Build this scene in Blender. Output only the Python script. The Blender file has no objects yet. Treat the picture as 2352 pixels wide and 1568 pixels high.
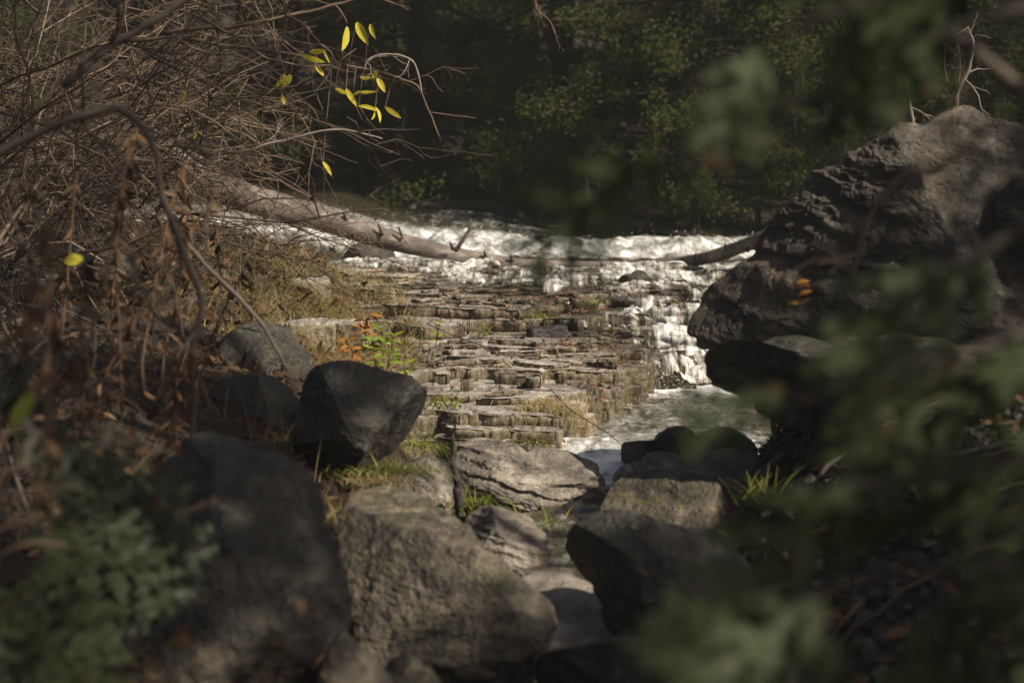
import bpy, math, random
import numpy as np
from mathutils import Vector

# ------------------------------------------------------------------ camera, sky, sun, exposure
sc = bpy.context.scene
COL = sc.collection
EYE = 1.284
PITCH = math.atan(507 / 5553)
cd = bpy.data.cameras.new('camera')
cam = bpy.data.objects.new('camera', cd)
COL.objects.link(cam)
cam.location = (0, 0, EYE)
cam.rotation_euler = (math.pi / 2 - PITCH, 0, 0)
cd.lens, cd.sensor_width = 85, 36
cd.clip_start, cd.clip_end = 0.05, 1000
cd.dof.use_dof = True
cd.dof.focus_distance = 10.6
cd.dof.aperture_fstop = 3.3
sc.camera = cam

SUN_DIR = Vector((0.62, -0.42, 0.72)).normalized()          # towards the sun
w = bpy.data.worlds.new('World')
sc.world = w
w.use_nodes = True
nt = w.node_tree
bg = nt.nodes['Background']
sky = nt.nodes.new('ShaderNodeTexSky')
sky.sky_type = 'NISHITA'
sky.air_density, sky.dust_density, sky.ozone_density = .7, 3.5, .4
sky.sun_disc = False
sky.sun_elevation = math.asin(SUN_DIR.z)
sky.sun_rotation = math.atan2(SUN_DIR.x, SUN_DIR.y)
nt.links.new(sky.outputs[0], bg.inputs[0])
bg.inputs[1].default_value = 0.052
sl = bpy.data.lights.new('sun', 'SUN')
sun = bpy.data.objects.new('sun', sl)
COL.objects.link(sun)
sun.rotation_euler = (-SUN_DIR).to_track_quat('-Z', 'Y').to_euler()
sl.energy = 5.0
sl.angle = math.radians(0.5)
sl.color = (1.0, 0.92, 0.80)
sc.view_settings.view_transform = 'Standard'
sc.view_settings.look = 'None'
sc.view_settings.exposure = 0.50
sc.view_settings.gamma = 1
sc.cycles.use_denoising = True
sc.cycles.max_bounces = 8
sc.cycles.transparent_max_bounces = 12
sc.cycles.caustics_reflective = False
sc.cycles.caustics_refractive = False
sc.cycles.sample_clamp_indirect = 4

# ------------------------------------------------------------------ helpers
rs = np.random.RandomState(7)
random.seed(7)
cp, sp = math.cos(PITCH), math.sin(PITCH)


def PT(x, y, d):
    """point of the place seen at (x, y) of the 2352 x 1568 picture, d metres ahead"""
    a, b = (x - 1176) / 5553, (784 - y) / 5553
    v = np.array((a, cp + b * sp, -sp + b * cp))
    return np.array((0, 0, EYE)) + v * (d / v[1])


def hsh(ix, iy, iz, seed):
    h = (ix * 374761393 + iy * 668265263 + iz * 2147483647 + seed * 1274126177) & 0xFFFFFFFF
    h = ((h ^ (h >> 13)) * 1274126177) & 0xFFFFFFFF
    h = ((h ^ (h >> 16)) * 2246822519) & 0xFFFFFFFF
    return ((h ^ (h >> 15)) & 0xFFFF) / 32767.5 - 1


def vn(P, seed=0):
    P = np.asarray(P, float)
    f = np.floor(P)
    i = f.astype(np.int64)
    t = P - f
    t = t * t * t * (t * (t * 6 - 15) + 10)
    r = 0
    for dx in (0, 1):
        wx = t[:, 0] if dx else 1 - t[:, 0]
        for dy in (0, 1):
            wy = t[:, 1] if dy else 1 - t[:, 1]
            for dz in (0, 1):
                wz = t[:, 2] if dz else 1 - t[:, 2]
                r = r + wx * wy * wz * hsh(i[:, 0] + dx, i[:, 1] + dy, i[:, 2] + dz, seed)
    return r


def fbm(P, octv=4, seed=0, gain=.5, lac=2.03):
    P = np.asarray(P, float)
    r, a, s = 0, 1, 0
    for k in range(octv):
        r = r + a * vn(P, seed + 17 * k)
        s += a
        a *= gain
        P = P * lac + 11.3
    return r / s


def ridged(P, octv=4, seed=0, gain=.5):
    P = np.asarray(P, float)
    r, a, s = 0, 1, 0
    for k in range(octv):
        r = r + a * (1 - 2 * np.abs(vn(P, seed + 31 * k)))
        s += a
        a *= gain
        P = P * 2.1 + 5.7
    return r / s


def sst(a, b, x):
    t = np.clip((np.asarray(x, float) - a) / (b - a), 0, 1)
    return t * t * (3 - 2 * t)


def unit(v):
    v = np.asarray(v, float)
    return v / (np.linalg.norm(v) + 1e-12)


class MB:
    """collects geometry, builds it as one mesh object"""

    def __init__(s):
        s.v, s.q, s.t, s.n = [], [], [], 0

    def add(s, V, Q=None, T=None):
        V = np.asarray(V, float).reshape(-1, 3)
        if Q is not None and len(Q):
            s.q.append(np.asarray(Q, np.int64).reshape(-1, 4) + s.n)
        if T is not None and len(T):
            s.t.append(np.asarray(T, np.int64).reshape(-1, 3) + s.n)
        s.v.append(V)
        s.n += len(V)

    def tube(s, pts, rad, sides=5, cap=True):
        pts = np.asarray(pts, float)
        n = len(pts)
        rad = np.broadcast_to(np.asarray(rad, float), (n,))
        tg = np.gradient(pts, axis=0)
        tg /= np.linalg.norm(tg, axis=1)[:, None] + 1e-12
        ref = np.array((0, 0, 1.0)) if abs(tg[0][2]) < .8 else np.array((1.0, 0, 0))
        a = np.cross(tg, ref)
        a /= np.linalg.norm(a, axis=1)[:, None] + 1e-9
        b = np.cross(tg, a)
        th = np.arange(sides) * 2 * np.pi / sides
        V = pts[:, None] + rad[:, None, None] * (np.cos(th)[None, :, None] * a[:, None] + np.sin(th)[None, :, None] * b[:, None])
        i = np.arange(n - 1)[:, None] * sides
        j = np.arange(sides)[None]
        k = (j + 1) % sides
        Q = np.stack([i + j, i + k, i + sides + k, i + sides + j], -1).reshape(-1, 4)
        V = V.reshape(-1, 3)
        T = []
        if cap:
            V = np.vstack([V, pts[0], pts[-1]])
            m = n * sides
            for q in range(sides):
                T.append((m, (q + 1) % sides, q))
                T.append((m + 1, (n - 1) * sides + q, (n - 1) * sides + (q + 1) % sides))
        s.add(V, Q, T)

    def build(s, name, mat, parent=None, smooth=True, attr=None):
        V = np.vstack(s.v)
        q = np.vstack(s.q) if s.q else np.zeros((0, 4), np.int64)
        t = np.vstack(s.t) if s.t else np.zeros((0, 3), np.int64)
        me = bpy.data.meshes.new(name)
        me.vertices.add(len(V))
        me.vertices.foreach_set('co', V.astype(np.float32).ravel())
        me.loops.add(q.size + t.size)
        me.loops.foreach_set('vertex_index', np.concatenate([q.ravel(), t.ravel()]).astype(np.int32))
        me.polygons.add(len(q) + len(t))
        st = np.concatenate([np.arange(len(q)) * 4, q.size + np.arange(len(t)) * 3]).astype(np.int32)
        me.polygons.foreach_set('loop_start', st)
        me.polygons.foreach_set('use_smooth', np.full(len(q) + len(t), smooth))
        if attr is not None:
            for an, av in attr.items():
                at = me.attributes.new(an, 'FLOAT', 'POINT')
                at.data.foreach_set('value', np.asarray(av, np.float32))
        me.update(calc_edges=True)
        me.validate()
        me.materials.append(mat)
        o = bpy.data.objects.new(name, me)
        COL.objects.link(o)
        if parent is not None:
            o.parent = parent
        return o


def tag(o, label=None, cat=None, group=None, kind=None):
    if label: o['label'] = label
    if cat: o['category'] = cat
    if group: o['group'] = group
    if kind: o['kind'] = kind
    return o


def empty(name, label, cat, loc=(0, 0, 0), group=None):
    o = bpy.data.objects.new(name, None)
    COL.objects.link(o)
    o.location = Vector(loc)
    o.empty_display_size = .1
    return tag(o, label, cat, group)


def build_at(mb, name, mat, parent, **k):
    """mesh given in world space, stored relative to the parent empty"""
    loc = np.array(parent.location)
    mb.v = [v - loc for v in mb.v]
    return mb.build(name, mat, parent, **k)


def dup(root, loc, rz=0, sc_=1, label=None, group=None):
    r = root.copy(); COL.objects.link(r)
    r.location = Vector(loc); r.rotation_euler = (0, 0, rz)
    r.scale = (sc_,) * 3
    if label: r['label'] = label
    if group: r['group'] = group
    for ch in list(root.children):
        c = ch.copy(); COL.objects.link(c); c.parent = r
        for g in ch.children:
            e = g.copy(); COL.objects.link(e); e.parent = c
    return r


# ------------------------------------------------------------------ materials
class NT:
    def __init__(s, name):
        s.m = bpy.data.materials.new(name)
        s.m.use_nodes = True
        s.t = s.m.node_tree
        s.t.nodes.clear()
        s.out = s.t.nodes.new('ShaderNodeOutputMaterial')

    def n(s, typ, **k):
        nd = s.t.nodes.new('ShaderNode' + typ)
        for a, v in k.items():
            if a.startswith('i_'):
                nd.inputs[a[2:].replace('_', ' ')].default_value = v
            else:
                setattr(nd, a, v)
        return nd

    def l(s, a, b):
        s.t.links.new(a, b)

    def coords(s, scale=(1, 1, 1), rot=(0, 0, 0), obj=True):
        if obj:
            src = s.n('TexCoord').outputs['Object']
        else:
            src = s.n('NewGeometry').outputs['Position']
        mp = s.n('Mapping')
        mp.inputs['Scale'].default_value = scale
        mp.inputs['Rotation'].default_value = rot
        s.l(src, mp.inputs['Vector'])
        return mp.outputs[0]

    def noise(s, vec, scale, detail=5, rough=.6, dist=0):
        nd = s.n('TexNoise')
        nd.inputs['Scale'].default_value = scale
        nd.inputs['Detail'].default_value = detail
        nd.inputs['Roughness'].default_value = rough
        nd.inputs['Distortion'].default_value = dist
        s.l(vec, nd.inputs['Vector'])
        return nd.outputs['Fac']

    def ramp(s, fac, stops):
        r = s.n('ValToRGB')
        el = r.color_ramp.elements
        while len(el) > 1: el.remove(el[-1])
        for k, (p, c) in enumerate(stops):
            e = el[0] if k == 0 else el.new(p)
            e.position = p
            e.color = (c, c, c, 1) if isinstance(c, (int, float)) else (*c, 1)
        s.l(fac, r.inputs[0])
        return r.outputs[0]

    def mix(s, fac, a, b, typ='MIX'):
        m = s.n('Mix', data_type='RGBA', blend_type=typ)
        for sock, v in ((m.inputs[0], fac), (m.inputs[6], a), (m.inputs[7], b)):
            if hasattr(v, 'links'): s.l(v, sock)
            elif isinstance(v, (int, float)): sock.default_value = v
            else: sock.default_value = (*v, 1)
        return m.outputs[2]

    def math(s, op, a, b=0, clamp=False):
        m = s.n('Math', operation=op, use_clamp=clamp)
        for sock, v in ((m.inputs[0], a), (m.inputs[1], b)):
            if hasattr(v, 'links'): s.l(v, sock)
            else: sock.default_value = v
        return m.outputs[0]

    def bump(s, h, strength, dist=.01, normal=None):
        b = s.n('Bump')
        b.inputs['Strength'].default_value = strength
        b.inputs['Distance'].default_value = dist
        s.l(h, b.inputs['Height'])
        if normal is not None: s.l(normal, b.inputs['Normal'])
        return b.outputs[0]

    def principled(s, col, rough, normal=None, spec=.5):
        p = s.n('BsdfPrincipled')
        for sock, v in ((p.inputs['Base Color'], col), (p.inputs['Roughness'], rough), (p.inputs['Specular IOR Level'], spec)):
            if hasattr(v, 'links'): s.l(v, sock)
            elif isinstance(v, (int, float)): sock.default_value = v
            else: sock.default_value = (*v, 1)
        if normal is not None: s.l(normal, p.inputs['Normal'])
        return p

    def end(s, sh):
        s.l(sh.outputs[0] if hasattr(sh, 'outputs') else sh, s.out.inputs[0])
        return s.m


def rock_mat(name, dark, mid, light, moss=0.0, mosscol=(.07, .075, .02), scale=1.0, strata=(0, .2, 0), lichen=0.0):
    t = NT(name)
    c = t.coords((1, 1, 1), strata)
    cs = t.coords((1, 1, 1.35), strata)
    a = t.noise(cs, 6 * scale, 9, .72, .9)
    b = t.noise(c, 38 * scale, 6, .7)
    g = t.noise(c, 170 * scale, 3, .7)
    f = t.math('ADD', t.math('MULTIPLY', a, .62), t.math('ADD', t.math('MULTIPLY', b, .28), t.math('MULTIPLY', g, .14)))
    col = t.ramp(f, [(.34, dark), (.5, mid), (.66, light)])
    big = t.noise(c, 2.6 * scale, 5, .65, 1.2)
    col = t.mix(1.0, col, t.ramp(big, [(.36, (.34, .32, .30)), (.5, (.85, .83, .8)), (.64, (1.4, 1.32, 1.18))]), 'MULTIPLY')
    if lichen:
        ln = t.noise(c, 13 * scale, 7, .75, .3)
        col = t.mix(t.ramp(ln, [(.56, 0), (.64, lichen)]), col, (.30, .28, .21))
    if moss:
        ge = t.n('NewGeometry')
        sx = t.n('SeparateXYZ'); t.l(ge.outputs['Normal'], sx.inputs[0])
        up = t.ramp(sx.outputs[2], [(.35, 0), (.8, 1)])
        mn = t.ramp(t.noise(c, 9 * scale, 6, .7), [(.47, 0), (.6, moss)])
        col = t.mix(t.math('MULTIPLY', up, mn), col, mosscol)
    pits = t.n('TexVoronoi'); pits.inputs['Scale'].default_value = 42 * scale
    t.l(c, pits.inputs['Vector'])
    pit = t.ramp(pits.outputs['Distance'], [(.05, 0), (.35, 1)])
    h = t.math('ADD', t.math('MULTIPLY', a, 1.3), t.math('ADD', t.math('MULTIPLY', b, .55), t.math('MULTIPLY', pit, .3)))
    n = t.bump(h, .75, .02)
    n = t.bump(g, .35, .003, n)
    return t.end(t.principled(col, t.ramp(b, [(.35, .38), (.65, .8)]), n, .5))


M = {}
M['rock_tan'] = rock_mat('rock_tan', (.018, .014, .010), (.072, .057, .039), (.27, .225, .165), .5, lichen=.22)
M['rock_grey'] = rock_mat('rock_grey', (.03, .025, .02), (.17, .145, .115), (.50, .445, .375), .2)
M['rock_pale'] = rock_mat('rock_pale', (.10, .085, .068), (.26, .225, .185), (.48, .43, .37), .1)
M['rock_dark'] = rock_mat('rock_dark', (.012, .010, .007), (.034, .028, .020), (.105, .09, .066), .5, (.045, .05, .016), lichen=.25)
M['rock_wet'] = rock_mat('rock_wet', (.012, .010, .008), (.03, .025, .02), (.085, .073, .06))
M['rock_river'] = rock_mat('rock_river', (.022, .017, .012), (.066, .052, .036), (.18, .145, .105), .2, (.04, .04, .015), 1.0, (.3, .55, 0), lichen=.3)


def ledge_material():
    t = NT('ledge_stone')
    c = t.coords((1, 1, 1))
    cv = t.coords((1, 1, .16))                       # streaks running down the faces
    ge = t.n('NewGeometry')
    sx = t.n('SeparateXYZ'); t.l(ge.outputs['Normal'], sx.inputs[0])
    ps = t.n('SeparateXYZ'); t.l(ge.outputs['Position'], ps.inputs[0])
    up = t.ramp(sx.outputs[2], [(.45, 0), (.8, 1)])
    st = t.noise(cv, 34, 7, .75, .2)
    st2 = t.noise(cv, 95, 4, .7)
    a = t.noise(c, 5.5, 7, .7, .5)
    b = t.noise(c, 45, 6, .7)
    isl = t.n('Attribute', attribute_name='tone').outputs['Fac']
    bed = t.noise(t.coords((.5, .5, 5)), 22, 5, .7, .3)
    face = t.ramp(t.math('ADD', t.math('ADD', t.math('MULTIPLY', st, .40), t.math('MULTIPLY', bed, .22)), t.math('ADD', t.math('MULTIPLY', st2, .16), t.math('MULTIPLY', b, .22))), [(.37, (.030, .022, .013)), (.47, (.15, .115, .068)), (.56, (.30, .24, .15)), (.66, (.50, .43, .31))])
    top = t.ramp(t.math('ADD', t.math('MULTIPLY', a, .5), t.math('MULTIPLY', b, .5)), [(.36, (.06, .048, .037)), (.49, (.24, .205, .165)), (.63, (.52, .47, .40))])
    col = t.mix(up, face, top)
    tone = t.ramp(isl, [(.1, .34), (.35, .8), (.6, 1.0), (.9, 1.25)])
    col = t.mix(1.0, col, tone, 'MULTIPLY')
    # algae and wet staining belong to the side the river runs over
    wetx = t.math('ADD', t.math('MULTIPLY', ps.outputs[0], 1.0), t.math('MULTIPLY', ps.outputs[1], .42))
    wet0 = t.math('ADD', wetx, t.math('MULTIPLY', t.math('SUBTRACT', a, .5), 1.6))
    wet = t.n('MapRange', clamp=True)
    wet.inputs[1].default_value = 4.75; wet.inputs[2].default_value = 5.3
    t.l(wet0, wet.inputs[0])
    wt = wet.outputs[0]
    alg = t.ramp(t.noise(cv, 14, 6, .7), [(.45, 0), (.62, .8)])
    dk = t.mix(1.0, col, (.42, .40, .36), 'MULTIPLY')
    col2 = t.mix(t.math('MULTIPLY', alg, t.math('SUBTRACT', 1.0, up)), dk, (.085, .062, .014))
    col = t.mix(wt, col, col2)
    r = t.mix(wt, (.82, .82, .82), (.16, .16, .16))
    rip = t.noise(t.coords((1, .45, 1)), 60, 3, .6)
    h = t.math('ADD', t.math('MULTIPLY', t.mix(up, st, a), .8), t.math('ADD', t.math('MULTIPLY', b, .5), t.math('MULTIPLY', st2, .3)))
    n = t.bump(h, .9, .016)
    n = t.bump(rip, .5, .008, n)
    return t.end(t.principled(col, r, n, .5))


M['ledge'] = ledge_material()


def ground_material():
    t = NT('earth')
    c = t.coords()
    a = t.noise(c, 3, 6, .7)
    b = t.noise(c, 40, 5, .7)
    v = t.n('TexVoronoi'); v.inputs['Scale'].default_value = 55
    t.l(c, v.inputs['Vector'])
    col = t.ramp(t.math('ADD', t.math('MULTIPLY', a, .5), t.math('MULTIPLY', b, .5)), [(.36, (.010, .008, .006)), (.5, (.034, .026, .018)), (.66, (.075, .06, .042))])
    n = t.bump(t.math('ADD', b, t.math('MULTIPLY', v.outputs['Distance'], -.8)), .9, .03)
    return t.end(t.principled(col, .9, n, .25))


M['earth'] = ground_material()


def wood_mat(name, dark, mid, light, long_axis=0, sc_=1.0, under=None):
    t = NT(name)
    s3 = [26 * sc_, 26 * sc_, 26 * sc_]
    s3[long_axis] = 2.0 * sc_
    c = t.coords(tuple(s3))
    a = t.noise(c, 1, 6, .7, .3)
    b = t.noise(t.coords(), 5 * sc_, 5, .65)
    col = t.ramp(t.math('ADD', t.math('MULTIPLY', a, .55), t.math('MULTIPLY', b, .45)), [(.34, dark), (.5, mid), (.66, light)])
    n = t.bump(a, .6, .01)
    return t.end(t.principled(col, .7, n, .35))


M['log'] = wood_mat('weathered_wood', (.03, .023, .017), (.12, .094, .074), (.30, .255, .215))
M['log_dark'] = wood_mat('wet_wood', (.012, .009, .007), (.034, .026, .02), (.08, .064, .05))


def bark_mat(name, cols):
    t = NT(name)
    ge = t.n('NewGeometry')
    nz = t.noise(t.coords((1, 1, 1)), 22, 4, .6)
    f = t.math('ADD', t.math('MULTIPLY', ge.outputs['Random Per Island'], .65), t.math('MULTIPLY', nz, .35))
    n = len(cols)
    col = t.ramp(f, [(.12 + .76 * k / (n - 1), c) for k, c in enumerate(cols)])
    return t.end(t.principled(col, .75, t.bump(nz, .5, .004), .35))


M['twig'] = bark_mat('bare_twig_bark', [(.028, .017, .009), (.072, .045, .026), (.135, .090, .056), (.25, .182, .118)])
M['twig_pale'] = bark_mat('pale_cane_bark', [(.12, .09, .068), (.19, .15, .12), (.27, .22, .18)])
M['cane_brown'] = bark_mat('brown_cane_bark', [(.045, .032, .022), (.085, .064, .046), (.13, .10, .075)])
M['twig_dark'] = bark_mat('dark_twig_bark', [(.02, .015, .011), (.045, .034, .026), (.08, .06, .046)])
M['stalk_brown'] = bark_mat('dry_stalk', [(.04, .022, .012), (.085, .05, .026), (.14, .09, .05)])
M['trunk'] = bark_mat('cedar_bark', [(.010, .008, .006), (.02, .016, .012), (.032, .026, .02)])


def leaf_mat(name, cols, trans=.35, rough=.6, patch=None, spec=.18):
    t = NT(name)
    ge = t.n('NewGeometry')
    f = ge.outputs['Random Per Island']
    if patch:
        nz = t.noise(t.coords(obj=True), patch, 4, .6)
        f = t.math('ADD', t.math('MULTIPLY', f, .45), t.math('MULTIPLY', t.ramp(nz, [(.3, 0), (.7, 1)]), .55))
    n = len(cols)
    col = t.ramp(f, [(.05 + .9 * k / (n - 1), c) for k, c in enumerate(cols)])
    p = t.principled(col, rough, None, spec)
    tr = t.n('BsdfTranslucent')
    t.l(col, tr.inputs[0])
    m = t.n('MixShader')
    m.inputs[0].default_value = trans
    t.l(p.outputs[0], m.inputs[1]); t.l(tr.outputs[0], m.inputs[2])
    return t.end(m)


M['cedar'] = leaf_mat('cedar_foliage', [(.030, .037, .011), (.040, .047, .014), (.052, .058, .017), (.064, .064, .021)], .3, .9, 2.2, .03)
M['cedar_near'] = leaf_mat('near_cedar_foliage', [(.020, .031, .008), (.030, .044, .012), (.044, .059, .019), (.075, .088, .045), (.12, .048, .016)], .15, .65, 9)
M['cedar_blue'] = leaf_mat('blue_green_cedar_foliage', [(.017, .022, .009), (.028, .034, .014), (.042, .048, .023), (.068, .073, .043)], .25, .5, 7)
M['yellow'] = leaf_mat('yellow_leaf', [(.14, .07, .015), (.50, .36, .03), (.68, .58, .06), (.60, .52, .06), (.42, .42, .05)], .45, .5, 55)
M['orange'] = leaf_mat('orange_leaf', [(.18, .07, .025), (.34, .14, .03), (.42, .22, .04), (.36, .10, .05)], .4, .5, 50)
M['green_leaf'] = leaf_mat('fresh_green_leaf', [(.12, .17, .02), (.20, .27, .03), (.32, .36, .04)], .4, .5, 50)
M['dry_grass'] = leaf_mat('dry_grass', [(.17, .10, .04), (.30, .21, .09), (.20, .16, .05), (.42, .32, .17), (.14, .15, .03)], .3, .7, 3)
M['green_grass'] = leaf_mat('green_grass', [(.10, .13, .02), (.17, .20, .03), (.25, .27, .045), (.33, .28, .06)], .4, .5)
M['dead_leaf'] = leaf_mat('dead_leaf', [(.035, .018, .009), (.07, .036, .017), (.105, .056, .026), (.17, .105, .055)], .25, .7)
M['red_litter'] = leaf_mat('red_leaf_litter', [(.08, .026, .012), (.15, .048, .02), (.20, .085, .04), (.11, .06, .03)], .25, .7)
M['fluff'] = leaf_mat('seed_fluff', [(.22, .18, .125), (.32, .27, .20), (.27, .215, .145)], .4, .8)
M['seed'] = leaf_mat('dry_seed_head', [(.045, .028, .018), (.085, .055, .035), (.13, .09, .06)], .1, .8)


def white_water(name, kind):
    """kind 'fall' uses the mesh attribute flow as coverage, 'rapid' is opaque"""
    t = NT(name)
    if kind == 'fall':
        cs = t.coords((1, .10, .10))
        st = t.noise(cs, 44, 4, .58, .5)
        br = t.noise(t.coords((1, .5, .4)), 22, 5, .65, .5)
        at = t.n('Attribute', attribute_name='flow')
        f = t.math('ADD', t.math('ADD', t.math('MULTIPLY', st, .55), t.math('MULTIPLY', br, .6)), t.math('SUBTRACT', t.math('MULTIPLY', at.outputs['Fac'], .50), .555))
        cov = t.ramp(f, [(.43, .0), (.55, .38), (.70, .88)])
        col = t.ramp(f, [(.46, (.22, .20, .15)), (.60, (.50, .48, .42)), (.80, (.72, .71, .68))])
        n = t.bump(t.math('ADD', st, t.math('MULTIPLY', br, .6)), .45, .012)
        p = t.principled(col, t.ramp(f, [(.4, .28), (.6, .55)]), n, .4)
        g = t.n('BsdfGlossy'); g.inputs['Roughness'].default_value = .12
        t.l(n, g.inputs['Normal'])
        tr = t.n('BsdfTransparent')
        fr = t.n('LayerWeight'); fr.inputs['Blend'].default_value = .25
        t.l(n, fr.inputs['Normal'])
        thin = t.n('MixShader')
        t.l(t.math('MULTIPLY', fr.outputs['Fresnel'], .5), thin.inputs[0])
        t.l(tr.outputs[0], thin.inputs[1]); t.l(g.outputs[0], thin.inputs[2])
        m = t.n('MixShader')
        t.l(cov, m.inputs[0]); t.l(thin.outputs[0], m.inputs[1]); t.l(p.outputs[0], m.inputs[2])
        return t.end(m)
    at = t.n('Attribute', attribute_name='foam')
    cs = t.coords((1, .35, .8))
    a = t.noise(cs, 9, 8, .72, .5)
    b = t.noise(t.coords((1, .4, .3)), 24, 6, .62, .5)
    f = t.math('ADD', t.math('ADD', t.math('MULTIPLY', a, .6), t.math('MULTIPLY', b, .4)), t.math('SUBTRACT', at.outputs['Fac'], .5))
    fo = t.ramp(f, [(.38, 0), (.52, .4), (.66, 1)])
    col = t.ramp(fo, [(0, (.045, .04, .024)), (.45, (.33, .32, .28)), (1, (.84, .835, .81))])
    n = t.bump(t.math('ADD', a, t.math('MULTIPLY', b, .4)), .6, .03)
    return t.end(t.principled(col, t.mix(fo, (.10, .10, .10), (.55, .55, .55)), n, .5))


M['fall'] = white_water('falling_water', 'fall')
M['rapid'] = white_water('foaming_water', 'rapid')


def flat_mat(name, col, rough=.5):
    t = NT(name)
    nz = t.noise(t.coords(), 30, 4, .6)
    c2 = tuple(x * .55 for x in col)
    return t.end(t.principled(t.ramp(nz, [(.35, c2), (.65, col)]), rough, t.bump(nz, .4, .005)))


# ------------------------------------------------------------------ the ground
def cxf(y): return np.interp(y, [0, 5, 7, 8, 9.3, 10.5, 12, 15], [.2, .2, .2, .22, .32, .4, .4, .4])


def y_bank(x):
    return np.interp(x, [-3, -.5, .2, .9, 4, 8], [20.2, 20.0, 18.7, 17.5, 17.3, 18])


def ground_z(x, y):
    x = np.asarray(x, float); y = np.asarray(y, float)
    y0_ = y
    y = y + sst(14.6, 16.6, y) * (20.2 - y_bank(x))
    bed = np.interp(y, [-40, 0, 4, 5, 6.8, 7.3, 8.7, 9.2, 9.6, 12, 14, 15, 19, 20.2, 22, 27, 80, 300],
                    [.1, -.3, -.36, -.36, -.30, -.2, -.17, -.12, -.14, -.04, .1, .26, .3, .42, .75, 1.3, 6, 30])
    cx = cxf(y)
    wl = np.interp(y, [4, 7, 9, 11, 13], [.45, .5, .6, .85, 1.0])
    dl = np.maximum(cx - wl - x, 0)
    Al = np.interp(y, [3, 6, 9, 11, 14, 18], [.75, .7, .72, .68, .85, .7])
    sl_ = np.interp(y, [3, 8, 11, 13], [.55, .6, .32, .36])
    left = Al * (1 - np.exp(-dl / sl_))
    cut = sst(12.7, 13.5, y) * (1 - sst(20, 22, y)) * sst(-2.9, -2.2, x)
    left = left * (1 - cut) * np.where(y > 20, 1 - sst(20, 23, y), 1)
    left = left + .10 * np.clip(-x - 2.0, 0, 8) * (1 - cut)
    wr = np.interp(y, [4, 7, 9, 10.5, 12.5], [.35, .45, .5, .8, 4.2])
    dr = np.maximum(x - cx - wr, 0)
    right = .74 * (1 - np.exp(-dr / .5)) + .12 * np.clip(x - 2, 0, 10)
    right = right * (1 - sst(20, 23, y) * .7)
    z = bed + left + right
    y = y0_
    P = np.stack([x, y, np.zeros_like(x)], -1).reshape(-1, 3)
    amp = .03 + .05 * sst(.2, 1.2, dl + dr).reshape(-1)
    z = z + (amp * fbm(P * 2.6, 5, 3)).reshape(z.shape) + (.5 * sst(25, 60, np.hypot(x, y - 10)).reshape(-1) * fbm(P * .12, 3, 9)).reshape(z.shape)
    return z


def grid_mesh(xs, ys, zf):
    X, Y = np.meshgrid(xs, ys)
    Z = zf(X, Y)
    V = np.stack([X, Y, Z], -1).reshape(-1, 3)
    nx, ny = len(xs), len(ys)
    i = (np.arange(ny - 1)[:, None] * nx + np.arange(nx - 1)[None])
    Q = np.stack([i, i + 1, i + nx + 1, i + nx], -1).reshape(-1, 4)
    return V, Q


def spaced(a, b, fa, fb, step, grow=1.25):
    v = list(np.arange(fa, fb + 1e-6, step))
    s, x = step, fb
    while x < b:
        s *= grow; x += s; v.append(x)
    s, x = step, fa
    while x > a:
        s *= grow; x -= s; v.insert(0, x)
    return np.array(v)


g = MB()
V, Q = grid_mesh(spaced(-58, 58, -3.2, 3.0, .045), spaced(-40, 90, 3.0, 14.0, .045), ground_z)
g.add(V, Q)
tag(g.build('ground', M['earth']), kind='structure')

# ------------------------------------------------------------------ stepped bedrock
LAY = np.array([.03, .072, .118, .146, .196, .216, .238, .300, .352, .37, .388, .405, .422, .440, .458])


def y_front(x):
    return np.interp(x, [-1.4, -.6, -.3, .0, .16, .22, .33, .45, .6, .7, 1.0, 2.4], [9.3, 9.42, 9.48, 9.5, 9.55, 9.75, 10.2, 10.75, 11.35, 11.6, 11.75, 11.9])


def boxblur(a, r):
    for ax in (0, 1):
        k = np.cumsum(np.insert(np.pad(a, [(r + 1, r) if q == ax else (0, 0) for q in (0, 1)], mode='edge'), 0, 0, axis=ax), axis=ax)
        s1 = [slice(None)] * 2; s0 = [slice(None)] * 2
        s1[ax] = slice(2 * r + 1, 2 * r + 1 + a.shape[ax]); s0[ax] = slice(0, a.shape[ax])
        a = (k[tuple(s1)] - k[tuple(s0)]) / (2 * r + 1)
    return a


# joints: warped cells, each a block with its own level; the levels follow the beds of the rock
LX = np.arange(-1.45, 2.25, .0095)
LYv = np.concatenate([np.arange(9.22, 12.6, .0058), np.arange(12.6, 15.4, .0095)])
LGX, LGY = np.meshgrid(LX, LYv)
Lp = np.stack([LGX, LGY, 0 * LGX], -1).reshape(-1, 3)


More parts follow.
